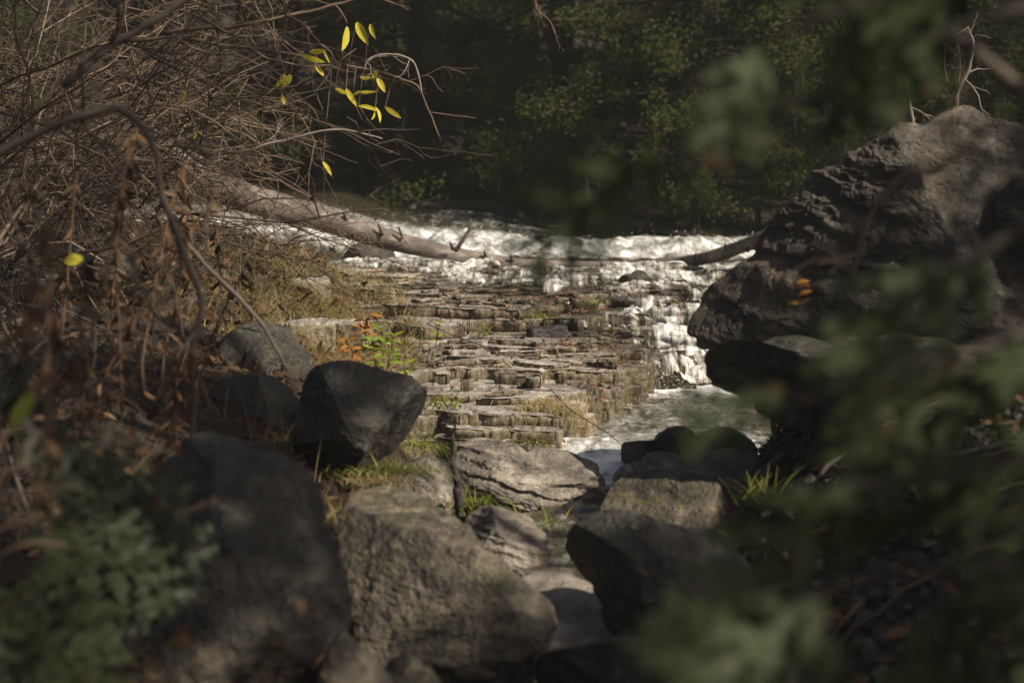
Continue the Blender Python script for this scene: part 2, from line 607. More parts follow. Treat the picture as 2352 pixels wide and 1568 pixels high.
def cells(P, seed, sx, sy, warp):
    """nearest and second nearest cell of a jittered, stretched lattice"""
    wv = np.stack([fbm(P * 2.1, 3, seed), fbm(P * 2.1 + 50, 3, seed + 1)], -1) * warp + np.stack([fbm(P * 14, 3, seed + 2), fbm(P * 14 + 50, 3, seed + 3)], -1) * warp * .22
    q = (P[:, :2] + wv) / np.array((sx, sy))
    q[:, 0] += .5 * (np.floor(q[:, 1]).astype(int) % 2)
    f = np.floor(q).astype(np.int64)
    d1 = np.full(len(P), 9.0); d2 = np.full(len(P), 9.0)
    best = np.zeros((len(P), 2)); bid = np.zeros(len(P), np.int64)
    for dx in (-1, 0, 1):
        for dy in (-1, 0, 1):
            c = f + (dx, dy)
            jx = .5 + .42 * hsh(c[:, 0], c[:, 1], c[:, 0] * 0, seed + 5); jy = .5 + .36 * hsh(c[:, 0], c[:, 1], c[:, 0] * 0, seed + 6)
            px, py = c[:, 0] + jx, c[:, 1] + jy
            d = np.abs(q[:, 0] - px) ** 5 + np.abs(q[:, 1] - py) ** 5
            nw = d < d1
            d2 = np.where(nw, d1, np.minimum(d2, d))
            d1 = np.where(nw, d, d1)
            best[nw] = np.stack([px, py], -1)[nw]
            bid = np.where(nw, c[:, 0] * 7919 + c[:, 1], bid)
    best[:, 0] = (best[:, 0] - .5 * (np.floor(best[:, 1]).astype(int) % 2)) * sx
    best[:, 1] *= sy
    return best, bid, d2 ** (1 / 5) - d1 ** (1 / 5)


def ledge_hv(x, y):
    h = np.interp(y, [9.35, 9.6, 10.0, 10.5, 11.2, 11.85], [.06, .105, .145, .18, .212, .236])
    yr = 11.87 + .10 * np.sin(x * 5.1 + .6) + .05 * np.sin(x * 13)
    wj = 1 - sst(.20, .5, x)
    h = h + .116 * (wj * sst(-.03, .03, y - yr) + (1 - wj) * sst(12.05, 12.95, y))
    h = h + .075 * np.clip((y - 12.3) / 2.3, 0, 1.2)
    return h + .055 * sst(-.25, -.45, x) * sst(11.9, 12.3, y)


c1, id1, e1 = cells(Lp, 101, .46, .25, .055)
c2, id2, e2 = cells(Lp, 131, .20, .11, .028)
r1 = hsh(id1, id1 * 0, id1 * 0, 3); r1b = hsh(id1, id1 * 0 + 1, id1 * 0, 3)
r2 = hsh(id2, id2 * 0, id2 * 0, 4); r2b = hsh(id2, id2 * 0 + 1, id2 * 0, 4)
px, py = Lp[:, 0], Lp[:, 1]
flat_ = sst(12.2, 13.2, py)
hc = .16 * ledge_hv(px, py + .05 * fbm(Lp * 3.3, 3, 77)) + .60 * ledge_hv(c1[:, 0], c1[:, 1]) + .24 * ledge_hv(c2[:, 0], c2[:, 1])
hc = hc + r1 * (.023 - .010 * flat_) + (np.where(r2 > .52, -.034, 0) + np.where(r2 < -.78, .026, 0)) * (1 - .6 * flat_) + r2b * .004
hc = hc + flat_ * np.where(r1b > .40, .030, 0) * (r2 > -.5)
jt = np.where(r1b > -.2, sst(.05, .015, e1), 0) * .020 + np.where(r2b > .35, sst(.06, .02, e2), 0) * .012
hc = hc - jt * (1 - .6 * flat_)
inside = .4 * (py - y_front(px)) + .6 * (c2[:, 1] - y_front(c2[:, 0])) + .02 * fbm(Lp * np.array((5, 5, 1)), 3, 88) + .04 * r1
ins2 = .55 * (c2[:, 1] - y_front(c2[:, 0])) + .45 * (c1[:, 1] - y_front(c1[:, 0]))
hc = np.where(px > .02, np.minimum(hc, .108 + .105 * np.maximum(ins2, 0) + .22 * np.maximum(py - 12.0, 0) + .022 * r2 + .016 * r1 + .5 * (1 - sst(-.02, .16, c1[:, 0]))), hc)
hc = np.where(py > 14.12 + .12 * fbm(Lp * 3, 3, 81), np.minimum(hc, .36), hc)
hc = np.where(inside > 0, hc, np.where(inside > -.06, np.minimum(hc, .055), -.5))
tone_ = .5 + .5 * np.clip(.55 * r1 + .45 * r2, -1, 1)
ny0, nx0 = LGX.shape
shp = (ny0 - 1, nx0 - 1)
HFm = np.full((ny0, nx0), -.13)
gy_, gx_ = np.gradient(LYv), np.gradient(LX)


def shift_min(m, r):
    o = m.copy()
    for ax in (0, 1):
        t = o.copy()
        for q in range(1, r + 1):
            f1 = np.roll(o, q, ax); f2 = np.roll(o, -q, ax)
            t &= f1 & f2
        o = t
    return o


masks = []
prev = np.ones(shp, bool)
for k in range(len(LAY)):
    nzk = .004 * fbm(Lp * 4.5 + k * 7.7, 3, 300 + k) + .0025 * fbm(Lp * 19 + k * 3.1, 3, 340 + k) + .012 * hsh(id2, id2 * 0 + k, id2 * 0, 9)
    T = (LAY[k] + (LAY[k - 1] if k else -.05)) / 2
    mk_ = ((hc + nzk) > T).reshape(ny0, nx0)[:-1, :-1] & prev
    c_ = boxblur(mk_.astype(float), 1) > .5
    mk_ = c_ & prev
    masks.append(mk_); prev = mk_
led = MB(); tones = []
node = np.arange(ny0 * nx0).reshape(ny0, nx0)
for k, mk_ in enumerate(masks):
    if not mk_.any(): continue
    zt = LAY[k]; th = zt - (LAY[k - 1] if k else -.16) + .006
    HFm[:-1, :-1][mk_] = zt
    mp2 = np.pad(mk_.astype(float), 1, mode='edge')
    mn = boxblur((mp2[:-1, :-1] + mp2[1:, :-1] + mp2[:-1, 1:] + mp2[1:, 1:]) / 4, 1)
    g0 = np.gradient(mn, axis=0) / gy_[:, None]; g1 = np.gradient(mn, axis=1) / gx_[None]
    gl = np.hypot(g0, g1) + 1e-6
    sh = np.clip((.5 - mn) / gl, -.012, .012)
    ox, oy = g1 / gl, g0 / gl                       # inward
    full = (mp2[:-1, :-1] + mp2[1:, :-1] + mp2[:-1, 1:] + mp2[1:, 1:])
    bnd = (full > 0) & (full < 4)
    seedk = 400 + k
    X2 = LGX + np.where(bnd, sh * ox, 0); Y2 = LGY + np.where(bnd, sh * oy, 0)
    tilt = .018 * (px - c1[:, 0]) / .22 * r1b + .016 * (py - c1[:, 1]) / .13 * r2b * .5
    znz = (tilt + .005 * fbm(Lp * 9 + k, 4, 91) + .003 * ridged(Lp * 34 + k, 3, 92)).reshape(ny0, nx0) * (1 - .35 * flat_.reshape(ny0, nx0))
    expo = mk_ & ~(shift_min(masks[k + 1], 5) if k + 1 < len(masks) else np.zeros(shp, bool))
    ii, jj = np.nonzero(expo)
    Qk = np.stack([node[ii, jj], node[ii, jj + 1], node[ii + 1, jj + 1], node[ii + 1, jj]], -1)
    us = np.unique(Qk); rm = np.full(ny0 * nx0, -1); rm[us] = np.arange(len(us))
    bx = np.where(bnd, .004, 0)
    Vk = np.stack([(X2 + ox * bx).ravel()[us], (Y2 + oy * bx).ravel()[us], (zt + znz - np.where(bnd, .001, 0)).ravel()[us]], -1)
    led.add(Vk, rm[Qk]); tones.append(tone_[us])
    # walls
    ea, eb = [], []
    v = mk_[:, 1:] != mk_[:, :-1]
    i2, j2 = np.nonzero(v); ea.append(node[i2, j2 + 1]); eb.append(node[i2 + 1, j2 + 1])
    v = mk_[1:] != mk_[:-1]
    i2, j2 = np.nonzero(v); ea.append(node[i2 + 1, j2]); eb.append(node[i2 + 1, j2 + 1])
    ea = np.concatenate(ea); eb = np.concatenate(eb)
    bn = np.unique(np.concatenate([ea, eb])); rm = np.full(ny0 * nx0, -1); rm[bn] = np.arange(len(bn))
    bxx, byy = X2.ravel()[bn], Y2.ravel()[bn]; nx_o, ny_o = ox.ravel()[bn], oy.ravel()[bn]
    zz = zt + znz.ravel()[bn]
    rings = [(.004, .001), (.0, .12 * th), (.0, .38 * th), (.0, .64 * th), (.0, .84 * th), (.0, th)]
    und = .012 + .012 * fbm(np.stack([bxx, byy, bxx * 0], -1) * 4, 2, seedk)
    und = und * (1 - .9 * sst(.05, .2, bxx) * (k < 4))
    VV = []
    for q, (ins, dz) in enumerate(rings):
        P3 = np.stack([bxx, byy, zz - dz], -1)
        ins_ = ins + (0 if q == 0 else .006 * fbm(P3 * np.array((30, 30, 9)), 3, seedk + 1) + .007 * fbm(P3 * np.array((9, 9, 60)), 2, seedk + 2) + .006 * fbm(P3 * 24, 3, seedk + 3)) + und * (0, 0, 0, .25, .7, 1.3)[q]
        VV.append(np.stack([bxx + nx_o * ins_, byy + ny_o * ins_, P3[:, 2]], -1))
    m_ = len(bn)
    A, B = rm[ea], rm[eb]
    e_ = VV[1][B] - VV[1][A]
    flip = (np.cross(e_, np.array((0, 0, -1.0))) * np.stack([-(nx_o[A] + nx_o[B]), -(ny_o[A] + ny_o[B]), 0 * A], -1)).sum(1) < 0
    A, B = np.where(flip, B, A), np.where(flip, A, B)
    Qw = np.concatenate([np.stack([A + q * m_, B + q * m_, B + (q + 1) * m_, A + (q + 1) * m_], -1) for q in range(len(rings) - 1)])
    led.add(np.vstack(VV), Qw); tones.append(np.tile(tone_[bn], len(rings)))
tag(led.build('bedrock_ledge', M['ledge'], attr={'tone': np.concatenate(tones)}), kind='structure')
HX0, HY0, HR = -1.45, 9.22, .012
ny_, nx_ = int(6.1 / HR), int(3.6 / HR)
HM = HFm[np.clip(np.searchsorted(LYv, HY0 + np.arange(ny_) * HR), 0, ny0 - 1)][:, np.clip(np.searchsorted(LX, HX0 + np.arange(nx_) * HR), 0, nx0 - 1)]


def ledge_top(x, y):
    ix = np.clip(((np.asarray(x) - HX0) / HR).astype(int), 0, HM.shape[1] - 1)
    iy = np.clip(((np.asarray(y) - HY0) / HR).astype(int), 0, HM.shape[0] - 1)
    return HM[iy, ix]


# ------------------------------------------------------------------ water
HB = np.maximum(HM, 0.0)
HB = np.maximum(boxblur(HB, 2), boxblur(HB, 5) * .99)
ny_, nx_ = HM.shape
XX = HX0 + np.arange(nx_) * HR
YY = HY0 + np.arange(ny_) * HR
GX, GY = np.meshgrid(XX, YY)
Pg = np.stack([GX, GY, 0 * GX], -1).reshape(-1, 3)
xl = np.interp(GY, [9, 11.3, 11.7, 12.0, 12.4, 12.8, 13.3, 13.8, 14.3, 15.4], [2, .64, .58, .46, .36, .26, .12, -.25, -.7, -1.4])
nz_ = fbm(Pg * np.array((4.2, 2.2, 1)), 4, 41).reshape(GX.shape)
flow = sst(-.12, .34, GX - xl + .22 * nz_)
flow *= np.where(GY > 12.3, .62 + .30 * sst(.35, 1.0, GX + .4 * nz_) + .25 * fbm(Pg * np.array((3.1, 5.2, 1)), 3, 49).reshape(GX.shape), .95)
flow = np.maximum(flow, (.92 + .22 * nz_) * sst(12.5, 13.3, GY + .5 * nz_ + .35 * GX))  # whitish film over the upper shelf stands in for the sky's sheen
flow *= sst(-.15, .05, GX - np.interp(GY, [11, 12, 12.6, 13, 14, 15], [.4, .1, -.3, -.6, -1.0, -1.4]))
flow[(GY < y_front(GX) - .10)] = 0
slope = np.hypot(*np.gradient(HB, HR))
flow = np.clip(flow + .22 * np.clip(slope, 0, 1.5) * (flow > .3), 0, 1.15)
str_ = ridged(Pg * np.array((9, 1.1, 1)), 4, 47).reshape(GX.shape)
flow = np.clip(flow * (.93 + .42 * str_ * (flow < 1.3)), 0, 1.25)
fz = HB + .006 + .010 * flow + .012 * flow * fbm(Pg * np.array((16, 5, 1)), 4, 43).reshape(GX.shape) + .03 * np.clip(slope, 0, 1) * flow * (ridged(Pg * np.array((22, 3, 1)), 3, 44).reshape(GX.shape) * .5 + .3)
pushy = -.05 * np.clip(slope, 0, 1.4) * flow
keep = (flow > .06) & (HB > .02) | ((flow > .2))
keep &= (GY < 15.3) & (GX < 2.2)
i = (np.arange(ny_ - 1)[:, None] * nx_ + np.arange(nx_ - 1)[None])
kq = keep[:-1, :-1] & keep[1:, :-1] & keep[:-1, 1:] & keep[1:, 1:]
Qf = np.stack([i, i + 1, i + nx_ + 1, i + nx_], -1)[kq]
us = np.unique(Qf)
mp_ = np.full(nx_ * ny_, -1); mp_[us] = np.arange(len(us))
Vf = np.stack([GX, GY + pushy, np.maximum(fz, .0)], -1).reshape(-1, 3)[us]
fw = MB(); fw.add(Vf, mp_[Qf])
tag(fw.build('cascade_water', M['fall'], attr={'flow': flow.reshape(-1)[us]}), kind='structure')


def pool_z(x, y):
    z = np.interp(y, [5, 6.7, 7.2, 8.6, 9.15, 9.42, 9.6, 20], [-.26, -.22, -.1, -.078, -.055, -.01, 0, 0])
    P = np.stack([x, y, 0 * x], -1).reshape(-1, 3)
    near = sst(9.9, 9.3, y) + .5 * sst(11.0, 11.5, y)
    r = (.006 + .010 * np.clip(near, 0, 1)).reshape(-1) * fbm(P * np.array((13, 20, 1)), 4, 51)
    r += .007 * vn(P * np.array((4, 9, 1)), 53) + .012 * sst(11.1, 11.6, y).reshape(-1) * ridged(P * 18, 3, 55)
    return z + r.reshape(z.shape)


pw = MB()
V, Q = grid_mesh(np.arange(-.5, 2.4, .014), np.arange(6.3, 12.3, .014), pool_z)
qc = V[Q].mean(1)
Q = Q[(qc[:, 0] > np.interp(qc[:, 1], [6.3, 7, 8.3, 8.8, 9.1, 9.4, 9.7, 10.2], [-.02, .0, .06, .14, .14, .10, .05, .1]) + .02 * np.sin(qc[:, 1] * 21)) & (qc[:, 0] < np.interp(qc[:, 1], [6.3, 7.2, 8.4, 8.8, 9.1], [.5, .5, .55, .9, 3]))]
us = np.unique(Q); rm_ = np.full(len(V), -1); rm_[us] = np.arange(len(us)); V = V[us]; Q = rm_[Q]
pw.add(V, Q)
px_, py_ = V[:, 0], V[:, 1]
foam = .44 + .20 * sst(11.0, 11.6, py_) + .16 * sst(10.1, 9.3, py_) - .15 * sst(.9, 1.3, px_)
foam += .12 * sst(.12, .0, np.abs(py_ - y_front(px_) + .05)) + .18 * sst(.14, 0, np.abs(py_ - 9.25)) * sst(.5, .2, np.abs(px_ - .35))
foam -= .22 * sst(9.0, 8.7, py_)
tag(pw.build('pool_water', M['rapid'], attr={'foam': foam}), kind='structure')


def rapid_z(x, y):
    A = np.interp(x, [-4, -2.6, -1.35, -1.1, -.8, 0, .5, 1.2, 4], [.36, .33, .29, .2, .11, .035, .02, .035, .06])
    ys = np.interp(x, [-4, -1.3, -.8, 4], [15.6, 15.2, 15.8, 15.9])
    S = sst(-.75, .75, y - ys)
    P = np.stack([x, y, 0 * x], -1).reshape(-1, 3)
    hump = np.exp(-((y - 16.4 - .25 * np.sin(x * 1.7)) / .55) ** 2) * sst(-1.2, -.6, x)
    sp_ = .085 * np.exp(-((x - 1.15) / .22) ** 2 - ((y - 15.7) / .25) ** 2) + .03 * np.exp(-((x + .25) / .4) ** 2 - ((y - 16.3) / .4) ** 2)
    z = .405 + A * S + .008 * hump + sp_
    rough = (.014 + .048 * np.exp(-((y - 16.1) / .8) ** 2) * sst(-1.3, -.5, x) + .012 * sst(14.7, 15.2, y)).reshape(-1)
    r = rough * (ridged(P * np.array((3.2, 1.5, 1)), 5, 61, .55) * .9 + .4 * fbm(P * np.array((10, 8, 1)), 3, 63))
    z = z + r.reshape(z.shape)
    back = sst(17.0, 19.5, y) * .11 * sst(1.4, -.2, np.abs(x + .3))
    return z + back


rp = MB()
V, Q = grid_mesh(np.arange(-4.2, 4.4, .028), np.concatenate([np.arange(14.0, 17.6, .022), np.arange(17.6, 21.5, .06)]), rapid_z)
rp.add(V, Q)
fo = .25 + .30 * sst(14.9, 15.4, V[:, 1]) * (1 - .75 * sst(17.0, 18.0, V[:, 1])) + .30 * sst(13.95, 14.2, V[:, 1]) * sst(15.1, 14.8, V[:, 1]) + .12 * sst(17.2, 18.2, V[:, 1]) * sst(.9, .2, np.abs(V[:, 0] + .2))
fo -= .10 * sst(-.9, -1.2, V[:, 0]) * sst(15.3, 15.9, V[:, 1])
tag(rp.build('rapids_water', M['rapid'], attr={'foam': fo}), kind='structure')

# spray thrown up over the rapids and at the foot of the fall
spr = MB()
rr = np.random.RandomState(5)
oct_v = np.array([(1, 0, 0), (-1, 0, 0), (0, 1, 0), (0, -1, 0), (0, 0, 1), (0, 0, -1)], float)
oct_t = np.array([(0, 2, 4), (2, 1, 4), (1, 3, 4), (3, 0, 4), (2, 0, 5), (1, 2, 5), (3, 1, 5), (0, 3, 5)])
for k in range(620):
    if k < 320:
        x = rr.uniform(-1.2, 1.8); y = rr.normal(16.2, .5)
        z = float(rapid_z(np.array([x]), np.array([y]))[0]) + abs(rr.normal(0, .03)) + .005
        r_ = rr.uniform(.0015, .004)
    else:
        x = rr.uniform(.45, 1.0); y = rr.normal(11.45, .12); z = abs(rr.normal(0, .045)) + .01; r_ = rr.uniform(.0012, .003)
    spr.add(oct_v * r_ * rr.uniform(.6, 1.3, 3) + (x, y, z), None, oct_t)
tag(spr.build('spray_drops', M['rapid'], attr={'foam': np.ones(spr.n)}), kind='stuff')


# ------------------------------------------------------------------ boulders
def cube_sphere(n):
    Vs, Qs, base = [], [], 0
    a = np.tan(np.linspace(-1, 1, n + 1) * math.pi / 4)
    A, B = np.meshgrid(a, a, indexing='ij')
    for ax in range(3):
        u, v = (ax + 1) % 3, (ax + 2) % 3
        for sg in (-1, 1):
            p = np.zeros((n + 1, n + 1, 3))
            p[..., u] = A; p[..., v] = B; p[..., ax] = sg
            Vs.append(p.reshape(-1, 3))
            i = np.arange(n)[:, None] * (n + 1) + np.arange(n)[None]
            q = np.stack([i, i + n + 1, i + n + 2, i + 1], -1).reshape(-1, 4)
            if sg < 0: q = q[:, ::-1]
            Qs.append(q + base); base += (n + 1) ** 2
    V = np.vstack(Vs); Q = np.vstack(Qs)
    V /= np.linalg.norm(V, axis=1)[:, None]
    key = np.round(V * 1e5).astype(np.int64)
    _, first, inv = np.unique(key, axis=0, return_index=True, return_inverse=True)
    return V[first], inv.reshape(-1)[Q]


_cs = {}


def rock(name, outline, d, depth, mat, label, lean=0.0, planes=(), seed=1, n=52, rough=1.0, strat=0.0, cat='boulder', cuts=5, e=.55, group=None, slant=0.0):
    """a boulder with the given outline (picture points at d metres), its own depth, lean and flat breaks"""
    if n not in _cs: _cs[n] = cube_sphere(n)
    D, Q = _cs[n]
    ol = np.array(outline, float)
    c = (ol.min(0) + ol.max(0)) / 2
    c = .5 * c + .5 * ol.mean(0)
    cw = PT(c[0], c[1], d)
    s = d / 5553
    uv = (ol - c) * np.array((s, -s))
    th = np.arctan2(uv[:, 1], uv[:, 0]); ra = np.hypot(uv[:, 0], uv[:, 1])
    o_ = np.argsort(th); th, ra = th[o_], ra[o_]
    th = np.concatenate([th - 2 * np.pi, th, th + 2 * np.pi]); ra = np.tile(ra, 3)
    ang = np.arctan2(D[:, 2], D[:, 0]); rho = np.hypot(D[:, 0], D[:, 2])
    Rr = np.interp(ang, th, ra)
    fwd = unit(cw - np.array((0, 0, EYE)))
    ux = unit(np.cross(fwd, (0, 0, 1))); uz = np.cross(ux, fwd)
    L = np.stack([D[:, 0] / (rho + 1e-9) * Rr * rho ** e, np.sign(D[:, 1]) * np.abs(D[:, 1]) ** .85 * depth, D[:, 2] / (rho + 1e-9) * Rr * rho ** e], -1)
    size = float(ra.mean())
    RR = random.Random(seed)
    pl = list(planes)
    for k in range(int(cuts * 1.7)):
        nn = unit((RR.uniform(-.8, .8), RR.uniform(-1.1, -.4), RR.uniform(-.7, .9)))
        pl.append((tuple(nn), RR.uniform(.55, .82)))
    for nn, fr in pl:
        nn = unit(nn)
        dd = L @ nn
        lim = fr * np.percentile(dd, 99.5)
        L = L - np.maximum(dd - lim, 0)[:, None] * nn[None] * .97
    L[:, 1] += lean * L[:, 2] + slant * L[:, 0]
    nr = L / (np.linalg.norm(L / np.array((size, depth, size)), axis=1)[:, None] + 1e-9)
    nr /= np.linalg.norm(nr, axis=1)[:, None] + 1e-9
    P = L / size
    sh = np.array((seed * 3.7, seed * 1.3, seed * 2.1))
    disp = .050 * fbm(P * 1.8 + sh, 4, seed) + .035 * ridged(P * np.array((2.2, 2.2, 4.0)) + sh, 5, seed + 3, .55) + .016 * ridged(P * np.array((6, 6, 9)) + sh, 4, seed + 7, .6) + .016 * fbm(P * 13 + sh, 3, seed + 5)
    tq = fbm(P * np.array((2.2, 2.2, 2.8)) + sh + 3, 4, seed + 21)
    fr = tq * 8 - np.floor(tq * 8)
    disp += .12 * ((np.floor(tq * 8) + sst(.55, 1, fr)) / 8 - tq)
    tq = fbm(P * np.array((5, 5, 7)) + sh + 8, 3, seed + 23)
    fr = tq * 7 - np.floor(tq * 7)
    disp += .065 * ((np.floor(tq * 7) + sst(.6, 1, fr)) / 7 - tq)
    if strat:
        sv = P[:, 2] + .25 * P[:, 0] + .12 * fbm(P * 1.5 + sh, 3, seed + 9)
        disp += strat * (np.abs(((sv * 4.2) % 1) - .5) * 2 - .5) * .10 + strat * .05 * vn(np.stack([sv * 22, P[:, 0] * 1.5, P[:, 1] * 1.5], -1), seed + 11)
    L = L + nr * (disp * size * rough)[:, None]
    b = MB()
    b.add(np.stack([L @ np.array((ux[k], fwd[k], uz[k])) for k in range(3)], -1), Q)
    o = b.build(name, mat)
    o.location = Vector(cw)
    return tag(o, label, cat, group)


def rounded_box(c, half, r, n, rot):
    """grid-sampled rounded box"""
    Vs, Qs, base = [], [], 0
    for ax in range(3):
        u, v = (ax + 1) % 3, (ax + 2) % 3
        for sg in (-1, 1):
            nu, nv = n[u] + 1, n[v] + 1
            A, B = np.meshgrid(np.linspace(-1, 1, nu), np.linspace(-1, 1, nv), indexing='ij')
            p = np.zeros((nu, nv, 3))
            p[..., u] = A * half[u]; p[..., v] = B * half[v]; p[..., ax] = sg * half[ax]
            Vs.append(p.reshape(-1, 3))
            i = np.arange(nu - 1)[:, None] * nv + np.arange(nv - 1)[None]
            q = np.stack([i, i + nv, i + nv + 1, i + 1], -1).reshape(-1, 4)
            if sg < 0: q = q[:, ::-1]
            Qs.append(q + base)
            base += nu * nv
    P = np.vstack(Vs)
    half = np.array(half)
    inn = np.clip(P, -(half - r), half - r)
    d = P - inn
    L = np.linalg.norm(d, axis=1)
    P = inn + d / (L[:, None] + 1e-9) * np.minimum(L, r)[:, None]
    ca, sa = math.cos(rot), math.sin(rot)
    return np.stack([P[:, 0] * ca - P[:, 1] * sa, P[:, 0] * sa + P[:, 1] * ca, P[:, 2]], -1) + np.array(c), np.vstack(Qs)


M_dark, M_tan, M_grey = M['rock_dark'], M['rock_tan'], M['rock_grey']
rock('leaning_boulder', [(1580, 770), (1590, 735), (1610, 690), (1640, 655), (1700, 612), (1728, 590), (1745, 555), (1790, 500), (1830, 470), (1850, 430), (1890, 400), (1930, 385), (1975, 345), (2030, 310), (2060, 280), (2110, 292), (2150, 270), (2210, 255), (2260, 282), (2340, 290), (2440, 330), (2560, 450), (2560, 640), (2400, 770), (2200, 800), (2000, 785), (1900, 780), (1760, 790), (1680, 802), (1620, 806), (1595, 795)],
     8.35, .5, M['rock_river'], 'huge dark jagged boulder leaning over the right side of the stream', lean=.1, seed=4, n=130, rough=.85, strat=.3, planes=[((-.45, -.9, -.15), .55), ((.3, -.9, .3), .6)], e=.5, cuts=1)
rock('flat_slab', [(1620, 840), (1640, 805), (1700, 797), (1760, 790), (1830, 770), (1890, 785), (2000, 797), (2110, 772), (2200, 790), (2420, 800), (2480, 870), (2300, 930), (2000, 930), (1720, 925), (1640, 890)],
     8.05, .4, M['rock_dark'], 'flat pale-edged slab lying under the huge leaning boulder', lean=.2, seed=8, n=70, rough=.7, strat=.5, cuts=1, cat='rock slab')
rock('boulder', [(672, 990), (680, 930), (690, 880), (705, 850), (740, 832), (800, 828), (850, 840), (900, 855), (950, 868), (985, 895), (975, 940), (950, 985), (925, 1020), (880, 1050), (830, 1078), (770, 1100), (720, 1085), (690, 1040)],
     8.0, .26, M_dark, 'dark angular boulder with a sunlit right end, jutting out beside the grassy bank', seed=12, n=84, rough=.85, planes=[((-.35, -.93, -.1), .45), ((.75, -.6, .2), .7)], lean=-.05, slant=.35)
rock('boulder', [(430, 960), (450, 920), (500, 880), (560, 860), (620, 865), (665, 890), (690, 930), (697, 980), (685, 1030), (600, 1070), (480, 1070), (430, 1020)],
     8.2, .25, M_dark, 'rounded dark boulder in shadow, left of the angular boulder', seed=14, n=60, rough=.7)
rock('bank_rock', [(500, 800), (560, 748), (620, 738), (665, 750), (690, 790), (722, 832), (705, 880), (640, 900), (560, 900), (500, 860)],
     9.0, .22, M_dark, 'sunlit brown rock in the bank behind the two dark boulders', seed=15, n=56, lean=.3, cat='rock')
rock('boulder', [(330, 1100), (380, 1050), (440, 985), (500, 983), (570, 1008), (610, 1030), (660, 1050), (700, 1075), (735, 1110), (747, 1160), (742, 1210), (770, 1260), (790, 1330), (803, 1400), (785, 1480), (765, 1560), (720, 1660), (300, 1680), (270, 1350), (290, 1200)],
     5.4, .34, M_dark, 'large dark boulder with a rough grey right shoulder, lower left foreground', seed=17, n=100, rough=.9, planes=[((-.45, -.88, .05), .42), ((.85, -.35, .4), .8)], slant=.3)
rock('boulder', [(770, 1230), (785, 1150), (815, 1112), (870, 1100), (930, 1105), (980, 1125), (1010, 1160), (1060, 1200), (1110, 1260), (1160, 1310), (1220, 1350), (1265, 1390), (1272, 1430), (1255, 1475), (1235, 1510), (1205, 1570), (1190, 1650), (1000, 1680), (880, 1600), (830, 1480), (805, 1400), (785, 1310)],
     6.4, .34, M_tan, 'big brown boulder with a pitted sloping top, bottom centre', lean=.75, seed=19, n=130, rough=1.0, strat=.08, planes=[((-.2, -.55, -.8), .45), ((.1, -.5, .85), .62)], cuts=3)
rock('boulder', [(1040, 1075), (1048, 1030), (1062, 1010), (1110, 1003), (1160, 1020), (1210, 1038), (1260, 1035), (1330, 1050), (1370, 1065), (1390, 1110), (1388, 1138), (1340, 1160), (1280, 1172), (1230, 1172), (1180, 1160), (1120, 1130), (1065, 1110)],
     8.7, .27, M_grey, 'grey grooved boulder with an angular right end below the ledges', lean=.55, seed=22, n=90, rough=1.1, strat=.5, planes=[((.25, -.9, -.35), .45), ((0, -.3, .95), .68)], cuts=3)
rock('small_boulder', [(905, 1090), (922, 1062), (960, 1053), (1010, 1053), (1042, 1072), (1075, 1100), (1078, 1150), (1030, 1180), (980, 1170), (930, 1130)],
     8.2, .17, M_grey, 'small grey boulder with a pale top, left of the grooved boulder', lean=.35, seed=25, n=50, planes=[((0, -.9, -.4), .5)], cat='boulder')
rock('small_boulder', [(1060, 1225), (1070, 1180), (1120, 1160), (1175, 1173), (1230, 1203), (1257, 1235), (1262, 1290), (1245, 1318), (1190, 1325), (1140, 1300), (1090, 1270)],
     7.5, .20, M_grey, 'low pocked grey rock beside the trickle, below the grooved boulder', lean=.9, seed=27, n=60, rough=1.15, strat=.4, planes=[((0, -.7, -.7), .45)])
rock('flat_rock', [(1180, 1350), (1230, 1306), (1270, 1300), (1330, 1325), (1365, 1345), (1398, 1400), (1408, 1480), (1340, 1500), (1260, 1510), (1190, 1530), (1150, 1450)],
     6.8, .2, M['rock_pale'], 'smooth pale flat rock in the stream bed between the brown and the dark boulder', lean=1.5, seed=29, n=56, rough=.6, strat=.3)
rock('small_boulder', [(1375, 1170), (1405, 1112), (1450, 1085), (1500, 1078), (1560, 1088), (1620, 1105), (1700, 1125), (1770, 1180), (1700, 1230), (1560, 1235), (1460, 1220), (1390, 1210)],
     8.0, .26, M_tan, 'low rounded rock holding leaf litter, right of the grooved boulder', lean=.6, seed=31, n=60, rough=.8)
rock('flat_slab', [(1370, 1110), (1410, 1078), (1470, 1060), (1560, 1050), (1640, 1033), (1720, 1035), (1800, 1080), (1650, 1125), (1450, 1125)],
     8.75, .22, M_grey, 'low wet slab below the foot of the pool', lean=.8, seed=33, n=50, rough=.8, cat='rock slab')
rock('dark_ledge_block', [(1412, 1065), (1425, 1022), (1500, 1012), (1600, 1000), (1720, 995), (1760, 1060), (1600, 1085), (1480, 1080)],
     9.15, .16, M_dark, 'black wet block damming the pool beside the little chute', seed=35, n=40, rough=.6, strat=.4, cat='rock')
rock('boulder', [(1288, 1255), (1310, 1215), (1350, 1185), (1410, 1170), (1460, 1178), (1520, 1198), (1580, 1213), (1650, 1208), (1720, 1225), (1790, 1290), (1770, 1350), (1690, 1372), (1620, 1402), (1550, 1445), (1450, 1480), (1392, 1445), (1382, 1390), (1358, 1340), (1310, 1300)],
     6.55, .20, M_dark, 'dark mossy boulder right of the pale flat rock', seed=37, n=84, rough=.85, planes=[((0, -.95, -.2), .5)], lean=.1)
rock('boulder', [(1205, 1530), (1260, 1497), (1330, 1487), (1400, 1472), (1500, 1476), (1650, 1445), (1800, 1450), (1880, 1560), (1850, 1690), (1250, 1700)],
     5.6, .25, M_dark, 'dark boulder edge cut off by the bottom of the picture', seed=39, n=60, rough=.7, lean=-.1)
